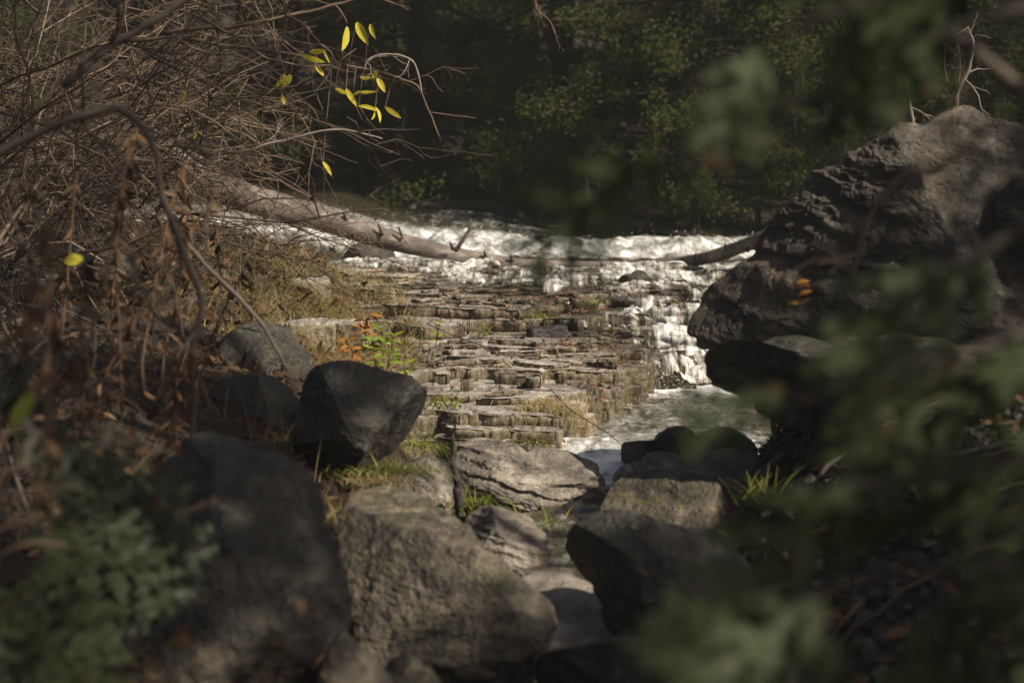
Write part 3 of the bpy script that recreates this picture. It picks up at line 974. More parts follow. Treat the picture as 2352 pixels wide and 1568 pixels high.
rock('small_boulder', [(735, 1600), (750, 1500), (788, 1448), (832, 1490), (882, 1540), (930, 1640), (820, 1700), (740, 1690)],
     5.2, .14, M_tan, 'small pointed brown rock at the bottom edge, right of the large dark boulder', seed=41, n=44)
rock('small_boulder', [(875, 1600), (898, 1508), (930, 1498), (972, 1530), (1020, 1590), (1000, 1690), (890, 1690)],
     5.35, .12, M_tan, 'smallest pointed brown rock at the bottom edge, under the big brown boulder', seed=43, n=44)


def block(p, half, rot, mat, label, seed, tilt=0):
    P, Q = rounded_box((0, 0, 0), half, .016, (34, 22, 22), rot)
    P[:, 2] += tilt * P[:, 0]
    P = P + .020 * np.stack([fbm(P * 9 + 9 * q + seed, 4, seed + q) for q in range(3)], -1) + .007 * np.stack([vn(P * np.array((50, 50, 9)) + q, seed + 5 + q) for q in range(3)], -1)
    b = MB(); b.add(P, Q)
    o = b.build('bank_rock', mat, attr={'tone': np.full(len(P), .55)})
    o.location = Vector(p)
    return tag(o, label, 'rock')


block(PT(690, 775, 10.2), (.13, .12, .07), .25, M['ledge'], 'square limestone block showing under the grass of the bank', 45)
block(PT(800, 765, 10.6), (.09, .10, .055), -.1, M['ledge'], 'limestone block end with dry grass hanging over it, beside the orange seedling', 57)
block(PT(690, 672, 11.5), (.14, .12, .06), .1, M['ledge'], 'light limestone block half hidden by grass near the top of the bank', 46)
rock('bank_rock', [(0, 640), (40, 575), (120, 545), (185, 570), (215, 640), (160, 690), (40, 690)], 9.4, .25, M_dark, 'shadowed grey rock behind the stalks at the left edge', seed=47, n=44, cat='rock')
rock('bank_rock', [(215, 600), (245, 560), (280, 548), (315, 590), (310, 645), (240, 660)], 9.3, .15, M_tan, 'small grey rock on the bank among the brown stalks', seed=48, n=40, cat='rock')
rock('bank_rock', [(2290, 520), (2320, 420), (2360, 395), (2450, 420), (2480, 560), (2420, 640), (2310, 610)], 8.0, .2, M['rock_river'], 'rough dark rock at the right edge in front of the leaning boulder', seed=49, n=44, cat='rock')
pb = PT(1257, 757, 11.6)
b = MB()
Pb, Qb = rounded_box((0, 0, 0), (.088, .07, .032), .010, (26, 20, 12), .18)
Pb[:, 2] += .10 * Pb[:, 0] * (Pb[:, 2] > 0) - .012 * fbm(Pb * 14, 3, 2)
Pb = Pb + .008 * np.stack([fbm(Pb * 22 + 9 * q, 4, 5 + q) for q in range(3)], -1)
b.add(Pb, Qb)
o = b.build('loose_block', M['rock_wet']); o.location = (pb[0], pb[1], max(float(ledge_top(pb[0] + q, pb[1] + r_)) for q in (-.06, 0, .06) for r_ in (-.05, 0, .05)) + .026)
tag(o, 'loose black block with a square end at the foot of the tall step', 'rock')
rock('loose_block', [(785, 600), (800, 572), (850, 566), (905, 572), (912, 600), (860, 612), (800, 612)], 14.6, .2, M_dark, 'dark rock put into the recess under the fallen trunk', seed=52, n=36, rough=.7, cat='rock')  # dark rock added to fill the dark recess below the trunk
rock('loose_block', [(1290, 640), (1310, 628), (1340, 624), (1385, 628), (1400, 640), (1380, 652), (1310, 652)], 13.6, .12, M_dark, 'smooth dark stone awash in the shallow water below the trunk', seed=53, n=30, rough=.6, cat='rock')
rock('loose_block', [(1420, 640), (1450, 630), (1490, 634), (1505, 645), (1480, 655), (1430, 655)], 13.2, .10, M_dark, 'low dark stone awash nearest to the leaning boulder', seed=54, n=30, rough=.6, cat='rock')


# ------------------------------------------------------------------ wood in the water
def spline(pts, n):
    pts = np.asarray(pts, float)
    t = np.concatenate([[0], np.cumsum(np.linalg.norm(np.diff(pts, axis=0), axis=1) ** .5)])
    q = np.linspace(0, t[-1], n)
    m = np.gradient(pts, t, axis=0)
    k = np.clip(np.searchsorted(t, q, 'right') - 1, 0, len(t) - 2)
    h = (t[k + 1] - t[k])[:, None]
    s = ((q - t[k]) / (t[k + 1] - t[k]))[:, None]
    return (2 * s ** 3 - 3 * s ** 2 + 1) * pts[k] + (s ** 3 - 2 * s ** 2 + s) * h * m[k] + (-2 * s ** 3 + 3 * s ** 2) * pts[k + 1] + (s ** 3 - s ** 2) * h * m[k + 1]


def rough_tube(mb, pts, rad, sides, amp, seed, fr=6):
    t = MB(); t.tube(pts, rad, sides)
    V = t.v[0]
    n = len(pts)
    cen = np.vstack([np.repeat(pts, sides, axis=0), pts[:1], pts[-1:]])
    rr_ = np.concatenate([np.repeat(rad, sides), rad[:1], rad[-1:]])
    dn = (V - cen)
    P = V * np.array((fr * .5, fr, fr))
    V = cen + dn * (1 + amp * fbm(P, 4, seed))[:, None]
    mb.add(V, t.q[0], t.t[0])


lg = [(330, 330, 13.3, 44), (430, 388, 13.5, 42), (520, 438, 13.7, 38), (620, 470, 13.9, 33), (700, 492, 14.0, 31), (800, 522, 14.1, 29), (900, 553, 14.2, 26), (980, 572, 14.25, 22), (1060, 588, 14.3, 18), (1130, 598, 14.35, 15), (1200, 606, 14.4, 12), (1300, 609, 14.45, 11), (1400, 611, 14.45, 11), (1480, 610, 14.35, 12), (1560, 603, 14.2, 14), (1640, 588, 13.9, 16), (1700, 568, 13.7, 17), (1760, 545, 13.5, 17), (1860, 500, 13.2, 16)]
lp = np.array([PT(a, b, d) for a, b, d, r in lg])
lr = np.array([.97 * r * d / 5553 for a, b, d, r in lg])
ctr = PT(1000, 600, 14.3)
log = empty('fallen_log', 'long bare fallen trunk lying across the stream above the ledges', 'log', ctr)
lpp = spline(lp, 150)
lrr = np.interp(np.linspace(0, 1, 150), np.linspace(0, 1, len(lr)), lr)
b = MB(); rough_tube(b, lpp, lrr, 22, .16, 71)
build_at(b, 'trunk', M['log'], log)


def stub(a, bq, d, r0, r1, name='branch_stub', mat='log', n=6):
    m = MB()
    A, B = PT(*a, d), PT(*bq, d - .03)
    rough_tube(m, np.linspace(A, B, n), np.linspace(r0, r1, n), 8, .2, int(a[0]))
    return build_at(m, name, M[mat], log)


for a, bq, d, r0, r1 in [((1050, 572), (1086, 516), 14.25, .013, .010), ((878, 540), (868, 512), 14.1, .012, .004), ((924, 548), (916, 522), 14.15, .010, .006),
                         ((1040, 572), (1034, 556), 14.2, .012, .005), ((1176, 600), (1172, 586), 14.35, .012, .006), ((1240, 610), (1238, 596), 14.38, .01, .005),
                         ((1116, 590), (1112, 576), 14.3, .012, .005), ((796, 512), (790, 490), 14.05, .014, .006), ((660, 470), (646, 452), 13.9, .014, .006), ((690, 520), (686, 530), 13.9, .016, .006),
                         ((1600, 596), (1597, 582), 13.98, .011, .004), ((1668, 572), (1665, 560), 13.75, .010, .004), ((1716, 570), (1718, 580), 13.6, .010, .004), ((1384, 612), (1380, 602), 14.4, .01, .005), ((860, 506), (886, 490), 14.3, .008, .004), ((1512, 606), (1508, 600), 14.3, .011, .005)]:
    stub(a, bq, d, r0, r1, mat='log' if r0 == .013 or r0 == .008 else 'log_dark')

dw = np.array([PT(*q) for q in [(905, 445, 19.6), (950, 470, 19.4), (1000, 478, 19.3), (1080, 476, 19.2), (1150, 488, 19.1), (1220, 512, 19.0), (1290, 543, 18.9), (1350, 556, 18.8)]])
drift = empty('driftwood_log', 'dark wet driftwood log arched over the far side of the rapids', 'log', dw[3])
b = MB(); dq = spline(dw, 60); rough_tube(b, dq, np.interp(np.linspace(0, 1, 60), [0, .2, .6, 1], [.03, .05, .07, .03]), 12, .35, 77)
build_at(b, 'trunk', M['log_dark'], drift)
for k, (a, bq) in enumerate([((950, 470), (930, 440)), ((960, 474), (925, 500))]):
    m = MB(); rough_tube(m, spline([PT(*a, 19.4), PT((a[0] + bq[0]) / 2, (a[1] + bq[1]) / 2 - 6, 19.3), PT(*bq, 19.3)], 8), np.linspace(.035, .015, 8), 8, .3, k)
    build_at(m, 'branch_stub', M['log_dark'], drift)


# ------------------------------------------------------------------ plants: helpers
def leaf(mb, base, dr, L, W, up=(0, 0, 1), curl=.2, seg=4, fold=.15):
    base = np.asarray(base, float); dr = unit(dr)
    sd = np.cross(dr, unit(up)); sd = unit(sd) if np.linalg.norm(sd) > 1e-6 else np.array((1.0, 0, 0))
    nn = np.cross(sd, dr)
    t = np.linspace(0, 1, seg + 1)
    wd = W * .5 * np.sin(np.pi * np.clip(t * .92 + .06, 0, 1)) ** .8
    mid = base + t[:, None] * L * dr - (curl * L * t ** 2)[:, None] * nn
    Lf = mid + sd * wd[:, None] + nn * (fold * wd)[:, None]
    Rt = mid - sd * wd[:, None] + nn * (fold * wd)[:, None]
    V = np.stack([Lf, mid, Rt], 1).reshape(-1, 3)
    i = np.arange(seg)[:, None] * 3
    Q = np.concatenate([i + [0, 1, 4, 3], i + [1, 2, 5, 4]])
    mb.add(V, Q)


def wander(start, d0, L, n, rg, wob=.25, droop=.0, pull=None):
    p = np.asarray(start, float); d = unit(d0)
    out = [p]
    for k in range(n):
        d = unit(d + rg.normal(0, wob, 3) / math.sqrt(n) + np.array((0, 0, -droop / n)) + (0 if pull is None else np.asarray(pull) / n))
        p = p + d * L / n
        out.append(p)
    return np.array(out)


def branching(mb, start, d0, L, r0, rg, depth, tips=None, wob=.5, droop=.5, nb=(5, 9), pull=None, sides=5, n=None):
    n = n or max(4, int(L / .12))
    pts = wander(start, d0, L, n, rg, wob, droop, pull)
    mb.tube(pts, np.linspace(r0, max(r0 * .35, .0009), len(pts)), sides, False)
    if tips is not None: tips.append((pts[-1], unit(pts[-1] - pts[-2])))
    if depth <= 0: return
    for k in range(rg.randint(*nb)):
        q = rg.uniform(.18, .97)
        j = min(int(q * (len(pts) - 1)), len(pts) - 2)
        d = unit(pts[j + 1] - pts[j])
        sd = unit(rg.normal(0, 1, 3)); sd = unit(sd - d * (sd @ d))
        branching(mb, pts[j], d * .65 + sd * rg.uniform(.4, .9), L * rg.uniform(.22, .5) * (1.1 - .4 * q), max(r0 * .5, .0012), rg, depth - 1, tips, wob * 1.1, droop * .9, nb, pull, max(3, sides - 1))


GZX, GZY = np.arange(-7, 12, .04), np.arange(1, 28, .04)
GZ = ground_z(*np.meshgrid(GZX, GZY))


def gz(x, y):
    return float(GZ[min(max(int((y - 1) / .04 + .5), 0), len(GZY) - 1), min(max(int((x + 7) / .04 + .5), 0), len(GZX) - 1)])



# ------------------------------------------------------------------ the cedars
def cedar_mesh(seed, H=7.0, R0=1.7, nclump=1250, nl=34, low=.6):
    rg = np.random.RandomState(seed)
    tr = MB()
    tp = np.array([(0.05 * math.sin(z * 1.3 + seed), .05 * math.cos(z * 1.1 + seed), z) for z in np.linspace(-.3, H * .97, 12)])
    tr.tube(tp, np.linspace(.13, .015, 12), 9)
    cl = []
    nb = 85
    for k in range(nb):
        z = H * (rg.uniform(.02, 1) ** 1.35) * .96 + .05
        ph = rg.uniform(0, 2 * math.pi)
        Rz = R0 * (1 - z / H) ** .75 * rg.uniform(.65, 1.12) + .12
        st = np.array((0, 0, z))
        bp = wander(st, (math.cos(ph), math.sin(ph), .15), Rz, 6, rg, .25, .5)
        bp[:, 2] += .12 * Rz * np.linspace(0, 1, 7) ** 2
        tr.tube(bp, np.linspace(.02, .005, 7), 4, False)
        for q in range(max(3, int(nclump / nb * Rz / R0 * 1.5))):
            t = rg.uniform(.15, 1.0) ** .7
            j = min(int(t * 6), 5)
            cl.append((bp[j] + (bp[j + 1] - bp[j]) * rg.rand() + rg.normal(0, .07, 3) * (1, 1, .8), unit((math.cos(ph) + rg.normal(0, .5), math.sin(ph) + rg.normal(0, .5), rg.uniform(-.7, .3)))))
    cl_p = np.array([c[0] for c in cl]); cl_d = np.array([c[1] for c in cl])
    N = len(cl) * nl
    P = np.repeat(cl_p, nl, 0); Dd = np.repeat(cl_d, nl, 0)
    big = np.where(P[:, 2] > 3.2, 1.8, 1.0)
    off = rg.normal(0, .055, (N, 3)) * big[:, None]
    d = Dd + rg.normal(0, .45, (N, 3)); d /= np.linalg.norm(d, axis=1)[:, None]
    s = np.cross(d, rg.normal(0, 1, (N, 3))); s /= np.linalg.norm(s, axis=1)[:, None] + 1e-9
    L = rg.uniform(.030, .065, N) * big; W = rg.uniform(.006, .013, N) * big
    A = P + off
    V = np.stack([A, A + d * (L * .5)[:, None] + s * W[:, None], A + d * L[:, None], A + d * (L * .5)[:, None] - s * W[:, None]], 1).reshape(-1, 3)
    fo = MB(); fo.add(V, np.arange(N * 4).reshape(-1, 4))
    return tr, fo


protos = []
for k in range(3):
    tr, fo = cedar_mesh(200 + k)
    root = empty('cedar_tree', 'x', 'tree', (0, 0, 0), 'cedars on the far bank')
    tr.build('trunk', M['trunk'], root)
    fo.build('crown', M['cedar'], root, smooth=False)
    protos.append(root)
far = [(-3.4, 21.00, 'left of the thin pale trunk, half behind the bare brush'), (-1.9, 20.95, 'just left of the thin pale trunk over the rapids'), (-.75, 20.75, 'whose skirt reaches the driftwood log'), (.35, 21.90, 'standing right behind the driftwood log end'),
       (1.35, 21.30, 'above the middle of the rapids'), (2.3, 21.80, 'above the bright splash beside the leaning boulder'), (3.3, 21.20, 'rising behind the left edge of the leaning boulder'), (4.3, 21.90, 'behind the peak of the leaning boulder'), (5.3, 21.10, 'at the far right edge')]
for k, (x, y, wh) in enumerate(far):
    lab = 'dense far bank cedar ' + wh
    y = y + float(y_bank(x)) - 20.2
    z = float(ground_z(np.array([x]), np.array([y]))[0]) - .12
    if k < 3:
        o = protos[k]; o.location = (x, y, z); o.rotation_euler = (0, 0, k * 2.1); o['label'] = lab
    else:
        dup(protos[k % 3], (x, y, z), k * 1.7, 1 + .08 * math.sin(k * 3), lab)
back = [(-4.6, 25.5), (-2.8, 26.2), (-1.3, 25.6), (.2, 26.3), (1.7, 25.7), (3.1, 26.2), (4.7, 25.4), (6.3, 24.4)]
for k, (x, y) in enumerate(back):
    z = float(ground_z(np.array([x]), np.array([y]))[0])
    dup(protos[k % 3], (x, y, z), k * 2.3 + 1, 1.2, 'dark cedar in the second row, hardly told apart behind the far bank cedars', 'cedars in the second row')
rg = np.random.RandomState(31)
for k in range(20):
    x = -2.6 + k * .36 + rg.normal(0, .12); y = float(y_bank(x)) + rg.uniform(-.1, .4)
    dup(protos[k % 3], (x, y, gz(x, y) - .22), k * 2.0, rg.uniform(.13, .26), 'small young cedar in the dark row along the water of the far bank', 'young cedars along the far bank')
# unseen trees added on the right bank to shade the boulders and the far bank
for k, (x, y, s_) in enumerate([(6.6, 18.4, 1.3), (7.4, 21.2, 1.4), (2.75, 8.0, .19), (2.6, 6.7, .26)]):
    z = float(ground_z(np.array([x]), np.array([y]))[0])
    dup(protos[k % 3], (x, y, z), k * 1.3, s_, 'unseen cedar added on the right bank for its shade, outside the picture', 'added shade cedars of the right bank')

rg = np.random.RandomState(55)
bt = empty('shade_tree', 'unseen leafy tree added on the right bank to cast shade, outside the picture', 'tree', (6.2, 3.6, gz(6.2, 3.6)))
tr = MB(); fo = MB()
tr.tube(spline([(6.2, 3.6, .2), (6.25, 3.65, 2.5), (6.1, 3.6, 4.5), (6.2, 3.6, 6.4)], 20), np.linspace(.2, .06, 20), 12)
for (cx, cy, cz, rx, ry, rz_, n) in [(1.85, 7.2, 6, 1.3, 1.1, .7, 1.0), (2.5, 2.2, 6, 1.3, 1.2, .7, .9), (6.3, 5.2, 6, .7, .7, .5, .35), (6.15, 2.8, 6, .8, .7, .6, .8), (7.2, 2.6, 6, .9, .9, .6, .7), (3.98, 4.62, 6.1, .6, .5, .4, .75), (4.0, 2.25, 6, .75, .7, .6, .4), (2.1, 4.6, 6.2, 1.1, 1.0, .6, .7), (4.8, -.6, 6, 1.0, .9, .7, .28), (5.5, 1.95, 6, .7, .6, .5, .6)]:  # leaf clumps set where their shadows fall on chosen boulders and banks
    tr.tube(spline([(6.18, 3.6, 4.2), ((6.2 + cx) / 2, (3.6 + cy) / 2, 5.4), (cx, cy, cz)], 10), np.linspace(.08, .02, 10), 6)
    for q in range(14):
        tr.tube(wander((cx, cy, cz), rg.normal(0, 1, 3) * (1, 1, .4), rx * .8, 5, rg, .3), np.linspace(.018, .004, 6), 4, False)
    N = int(5200 * n)
    v = rg.normal(0, 1, (N, 3)); v /= np.linalg.norm(v, axis=1)[:, None]
    v *= rg.rand(N, 1) ** .4
    A = v * (rx, ry, rz_) + (cx, cy, cz)
    A = A + .18 * np.stack([vn(A * 2.2 + 9 * q_, 60 + q_) for q_ in range(3)], -1)
    d = rg.normal(0, 1, (N, 3)); d /= np.linalg.norm(d, axis=1)[:, None]
    e2_ = np.cross(d, rg.normal(0, 1, (N, 3))); e2_ /= np.linalg.norm(e2_, axis=1)[:, None]
    L_ = rg.uniform(.06, .11, (N, 1))
    fo.add(np.stack([A, A + d * L_ * .5 + e2_ * L_ * .3, A + d * L_, A + d * L_ * .5 - e2_ * L_ * .3], 1).reshape(-1, 3), np.arange(N * 4).reshape(-1, 4))
build_at(tr, 'trunk', M['trunk'], bt)
build_at(fo, 'crown', M['cedar'], bt, smooth=False)

for k, (pts, r, lab) in enumerate([([(893, 480), (896, 300), (905, 120), (912, -60)], .03, 'thin pale bare trunk before the cedars where the brush ends'),
                                   ([(1180, 300), (1176, 160), (1188, 40), (1184, -60)], .016, 'very thin grey sapling stem among the far cedars, left of centre'),
                                   ([(985, 470), (1000, 380), (1006, 250), (996, 60), (1000, -60)], .02, 'dim crooked sapling behind the driftwood log')]):
    o = empty('bare_sapling', lab, 'sapling', PT(*pts[0], 20.8), 'bare saplings on the far bank')
    b = MB(); q = spline([PT(a, c, 20.8) for a, c in pts], 20); b.tube(q, np.linspace(r, r * .6, 20), 7)
    rg = np.random.RandomState(300 + k)
    build_at(b, 'trunk', M['twig_dark'], o)
    b = MB()
    for j in range(9):
        a = q[rg.randint(4, 19)]
        branching(b, a, rg.normal(0, 1, 3) + (0, 0, .4), .5, .008, rg, 1, None, .5, .1)
    build_at(b, 'twigs', M['twig_dark'], o)

# ------------------------------------------------------------------ bare brush on the left bank
def bush(x, y, lean, L, n, seed, label, mat='twig', r=.009, depth=2, droop=.9, wob=.75, nb=(5, 9), up=.8, seeds=0, z=None, spread=.18):
    rg = np.random.RandomState(seed)
    o = empty('bare_shrub', label, 'shrub', (x, y, gz(x, y) if z is None else z), 'bare shrubs on the left bank')
    b = MB(); tips = []
    for k in range(n):
        st = np.array((x + rg.normal(0, spread), y + rg.normal(0, spread), (gz(x, y) if z is None else z) - .05))
        d = np.array((lean[0] + rg.normal(0, .35), lean[1] + rg.normal(0, .35), up + rg.normal(0, .25)))
        branching(b, st, d, L * rg.uniform(.6, 1.1), r * rg.uniform(.6, 1.1), rg, depth, tips, wob, droop, nb, (lean[0] * .9, lean[1] * .9, 0))
    build_at(b, 'stems', M[mat], o)
    if seeds:
        sd = MB()
        for k in rg.choice(len(tips), min(seeds, len(tips)), False):
            p, d = tips[k]
            for q in range(7):
                leaf(sd, p, unit(d + rg.normal(0, .8, 3)), .028, .014, rg.normal(0, 1, 3), .5, 2)
        build_at(sd, 'seed_heads', M['seed'], o, smooth=False)
    return o


bush(-2.7, 11.6, (.85, -.05), 2.5, 12, 401, 'tangled bare shrub arching over the left end of the fallen trunk', seeds=25, up=1.35, droop=.7)
bush(-2.5, 12.7, (.75, .1), 2.1, 11, 402, 'bare grey-brown shrub drooping over the fallen trunk, its twigs tipped with dark seed heads', seeds=60, up=1.15, droop=.7)
bush(-2.9, 10.4, (.7, .1), 2.5, 12, 403, 'dense bare shrub filling the upper left, behind the thick near cane', up=1.2, droop=.7)
bush(-2.0, 10.8, (.6, .15), 1.8, 9, 404, 'bare shrub with the yellow-leaved branch in front of it', seeds=15, up=1.8, droop=.45)
bush(-2.9, 13.7, (.6, 0), 2.2, 9, 405, 'dark bare shrub in the back row above the white cascade', 'twig_dark', seeds=20, up=1.4, droop=.5)
bush(-2.2, 9.0, (.45, .1), 1.9, 11, 406, 'upright bare shrub at the left edge, standing among brown stalks', 'twig', up=1.3, droop=.5)
bush(-1.85, 8.2, (.15, .1), 1.4, 8, 407, 'dark blurred bare shrub near the left edge', 'twig_dark', .008, up=1.4, droop=.6)
bush(-3.3, 12.2, (.6, 0), 2.6, 11, 408, 'bare shrub at the far upper left corner', 'twig', up=1.3, droop=.4)
bush(-2.1, 11.3, (.8, .0), 2.0, 11, 411, 'dense low bare shrub whose twigs cross behind the yellow leaves', 'twig', .006, up=1.3, droop=.6, seeds=20)
bush(-1.5, 6.4, (.12, .1), 1.1, 7, 410, 'nearest dark bare shrub, out of focus at the left edge', 'twig_dark', .008, up=1.3, droop=.6)


def cane(name, label, cat, pts, d, r0, r1, mat, twigs=0, seed=1, group=None, n=46, tl=.25, depth=1, sides=7):
    P = [PT(*q) if len(q) == 3 else PT(*q, d) for q in pts]
    o = empty(name, label, cat, P[0], group)
    q = spline(P, n)
    rg = np.random.RandomState(seed)
    q = q + np.stack([fbm(q * 9 + 3 * k, 3, seed + k) for k in range(3)], -1) * r0 * 1.1
    b = MB(); b.tube(q, np.linspace(r0, r1, n) * (1 + .10 * np.sin(np.arange(n) * .9 + seed)), sides)
    build_at(b, 'stem', M[mat], o)
    if twigs:
        b = MB()
        for k in range(twigs):
            j = rg.randint(3, n - 1)
            dd = unit(q[j] - q[j - 1])
            branching(b, q[j], dd * .6 + rg.normal(0, .6, 3) + (0, 0, -.1), tl * rg.uniform(.4, 1.2), r1 * .7, rg, depth, None, .6, .5, (2, 5))
        build_at(b, 'twigs', M[mat], o)
    return o, q


cane('arching_cane', 'thick out of focus cane arching down in front of the brush on the left', 'cane', [(-60, 380), (0, 348), (110, 296), (200, 262), (275, 250), (320, 290), (352, 350), (380, 450), (412, 560), (452, 645), (465, 720), (446, 800), (440, 950), (430, 1060)], 5.7, .0105, .0065, 'cane_brown', 6, 501, tl=.3)
cane('hanging_twig', 'thin dark twig reaching over the white water beneath the fallen trunk', 'twig', [(330, 505), (400, 540), (470, 548), (600, 575), (690, 590), (740, 612), (770, 655), (830, 690), (880, 708)], 11.0, .0042, .002, 'twig_dark', 7, 502, tl=.22)
yb, yq = cane('yellow_leaved_branch', 'branch carrying bright yellow leaves over the rapids', 'branch', [(250, 95), (400, 88), (480, 100), (560, 112), (660, 126), (760, 146), (850, 163), (920, 182), (958, 200), (985, 255), (1012, 314)], 10.3, .010, .0035, 'twig', 16, 503, tl=.3)
cane('arching_twig', 'pale twig curving in a small arch above the yellow-leaved branch', 'twig', [(838, 160), (846, 140), (870, 128), (920, 128), (948, 142), (962, 176), (968, 215)], 10.25, .0065, .004, 'twig_pale', 3, 504, tl=.15)
cane('pale_cane', 'pale bare cane lying level below the yellow leaves', 'cane', [(455, 340), (480, 352), (560, 346), (640, 326), (720, 306), (800, 302), (880, 320)], 10.2, .009, .0035, 'twig_pale', 9, 505)
cane('pale_cane', 'pale bare cane slanting from the upper left to the top edge', 'cane', [(380, 75), (520, 62), (660, 36), (790, 8), (850, -20)], 10.6, .011, .006, 'twig', 8, 506)
cane('pale_cane', 'long straight grey cane crossing the lower left above the dark boulders', 'cane', [(430, 560), (520, 660), (600, 740), (660, 850)], 7.2, .008, .005, 'twig_pale', 2, 507)
cane('pale_cane', 'thin slanting stalk at the left edge', 'cane', [(15, 480), (60, 570), (100, 680), (140, 810)], 5.6, .005, .004, 'twig_pale', 1, 508)
cane('dark_branch', 'dark thick blurred branch crossing the far upper left corner', 'branch', [(150, 200), (220, 130), (330, 60), (460, -20)], 6.0, .012, .009, 'twig_dark', 5, 509)
cane('pale_cane', 'bare stem hanging straight down across the brush at upper left', 'cane', [(640, -20), (655, 40), (645, 110), (610, 210), (600, 330)], 9.6, .0055, .003, 'twig', 4, 510)
cane('seed_stalk', 'thin twig with dry seed heads hanging at the top edge of the picture', 'twig', [(1220, -30), (1232, 20), (1262, 50), (1275, 80)], 9.8, .004, .002, 'twig', 6, 511, tl=.14)
cane('pale_cane', 'pale bent cane arching up in front of the leaning boulder', 'cane', [(1955, 640), (1970, 590), (1985, 530), (2012, 470), (2050, 420), (2092, 394), (2135, 398), (2200, 352), (2270, 346)], 4.9, .0048, .0034, 'twig', 2, 512)
cane('arching_branch', 'thick out of focus branch arching across the upper right corner', 'branch', [(1850, 60), (1920, 15), (2000, 5), (2090, 30), (2180, 78), (2280, 150), (2400, 230)], 3.0, .0095, .008, 'cane_brown', 2, 513)
cane('pale_cane', 'thin upright pale stem above the leaning boulder', 'cane', [(2105, 330), (2094, 250), (2082, 180), (2088, 90), (2096, 20)], 11.5, .009, .006, 'twig_pale', 4, 514)
cane('pale_cane', 'forked whitish twig standing behind the peak of the leaning boulder', 'cane', [(2185, 270), (2200, 220), (2225, 160), (2236, 100), (2222, 60)], 11.5, .012, .006, 'twig_pale', 7, 515, tl=.35)
cane('fallen_twig', 'long thin dark twig lying across the upper ledges', 'twig', [(980, 742, 11.2), (1040, 770, 10.9), (1120, 800, 10.7), (1165, 835, 10.6), (1200, 868, 10.5)], 11, .0027, .0016, 'twig_dark', 1, 516, tl=.12)
cane('fallen_twig', 'long thin dark twig reaching from the ledges down to the pool chute', 'twig', [(1265, 895, 9.9), (1310, 940, 9.65), (1350, 965, 9.55), (1400, 998, 9.4), (1425, 1018, 9.3)], 10, .0025, .0016, 'twig_dark', 0, 517)
cane('dead_stump', 'short dark dead stem standing in front of the small grey boulder', 'stem', [(1062, 1185), (1050, 1120), (1045, 1060), (1042, 990)], 7.95, .018, .006, 'log_dark', 3, 518, tl=.12)
cane('red_stalk', 'reddish bent stalk with pale buds on the large dark boulder', 'stalk', [(395, 1190), (440, 1175), (470, 1160), (490, 1156)], 4.6, .006, .004, 'stalk_brown', 2, 519, tl=.06)

ym = []
yl = [((797, 62), (790, 112), .040), ((820, 52), (838, 92), .038), ((851, 56), (856, 80), .022), ((690, 128), (745, 140), .028), ((712, 120), (740, 118), .022), ((744, 120), (760, 142), .026), ((725, 150), (740, 178), .026), ((655, 172), (640, 195), .03),
      ((668, 172), (655, 196), .03), ((648, 218), (652, 240), .022), ((770, 204), (800, 215), .020), ((795, 205), (812, 232), .024), ((812, 218), (830, 212), .018), ((858, 168), (868, 180), .026), ((866, 180), (884, 208), .026), ((828, 178), (848, 183), .018),
      ((824, 244), (862, 248), .022), ((862, 246), (880, 268), .022), ((885, 246), (916, 268), .022), ((860, 252), (862, 272), .02), ((828, 212), (848, 214), .015), ((742, 372), (760, 396), .018), ((450, 300), (446, 320), .02), ((425, 210), (424, 235), .03), ((445, 445), (455, 470), .025), ((440, 515), (460, 500), .02)]
rg = np.random.RandomState(11)
for k, (a, bq, wd) in enumerate(yl):
    b = MB()
    A, B = PT(*a, 10.25 - .01 * (k % 5)), PT(*bq, 10.2 - .01 * (k % 7))
    leaf(b, A, B - A, np.linalg.norm(B - A) * 1.08, wd, (rg.normal(0, .6), -1, rg.normal(0, .5)), rg.uniform(-.1, .35), 6, rg.uniform(.15, .6))
    lw = MB
    build_at(b, 'leaf', M['yellow'], yb)
    if k < 3:
        pass
b = MB()
for k in range(len(yl)):
    A = PT(*yl[k][0], 10.25)
    j = int(np.argmin(np.linalg.norm(yq - A, axis=1)))
    if np.linalg.norm(yq[j] - A) < .5:
        b.tube(spline([yq[j], (yq[j] + A) / 2 + (0, 0, .02), A], 7), .0022, 4, False)
build_at(b, 'leaf_stalks', M['twig'], yb)

# ------------------------------------------------------------------ brown stalks with withered leaves, seed fluff
def weed(x, y, d, H, seed, label, lean=(.1, 0), nl=22, mat='dead_leaf', L=.07, head=None, group='withered weed stalks', z=None):
    rg = np.random.RandomState(seed)
    p = PT(x, y, d)
    o = empty('withered_weed', label, 'weed', p, group)
    q = wander(p, (lean[0] + rg.normal(0, .1), lean[1], 1), H, 9, rg, .25, -.0)
    b = MB(); b.tube(q, np.linspace(.0045, .0018, 10), 5)
    build_at(b, 'stem', M['stalk_brown'], o)
    lf = MB()
    for k in range(nl):
        j = rg.randint(1, 10)
        a = rg.uniform(0, 6.28)
        leaf(lf, q[j] + (q[j - 1] - q[j]) * rg.rand(), (math.cos(a) * .7, math.sin(a) * .7, -rg.uniform(.3, 1.4)), L * rg.uniform(.5, 1.2), L * rg.uniform(.14, .3), rg.normal(0, 1, 3), rg.uniform(-.5, .8), 4, .5)
    build_at(lf, 'leaves', M[mat], o)
    if head:
        hd = MB()
        for k in range(160):
            t = rg.uniform(0, 1)
            a = q[-1] + np.array((lean[0] * .8, 0, .35)) * t * head + rg.normal(0, .022 * (1.1 - t) * head / .12, 3)
            leaf(hd, a, rg.normal(0, 1, 3), .014, .006, rg.normal(0, 1, 3), .3, 2)
        build_at(hd, 'seed_plume', M['fluff'], o)
    return o


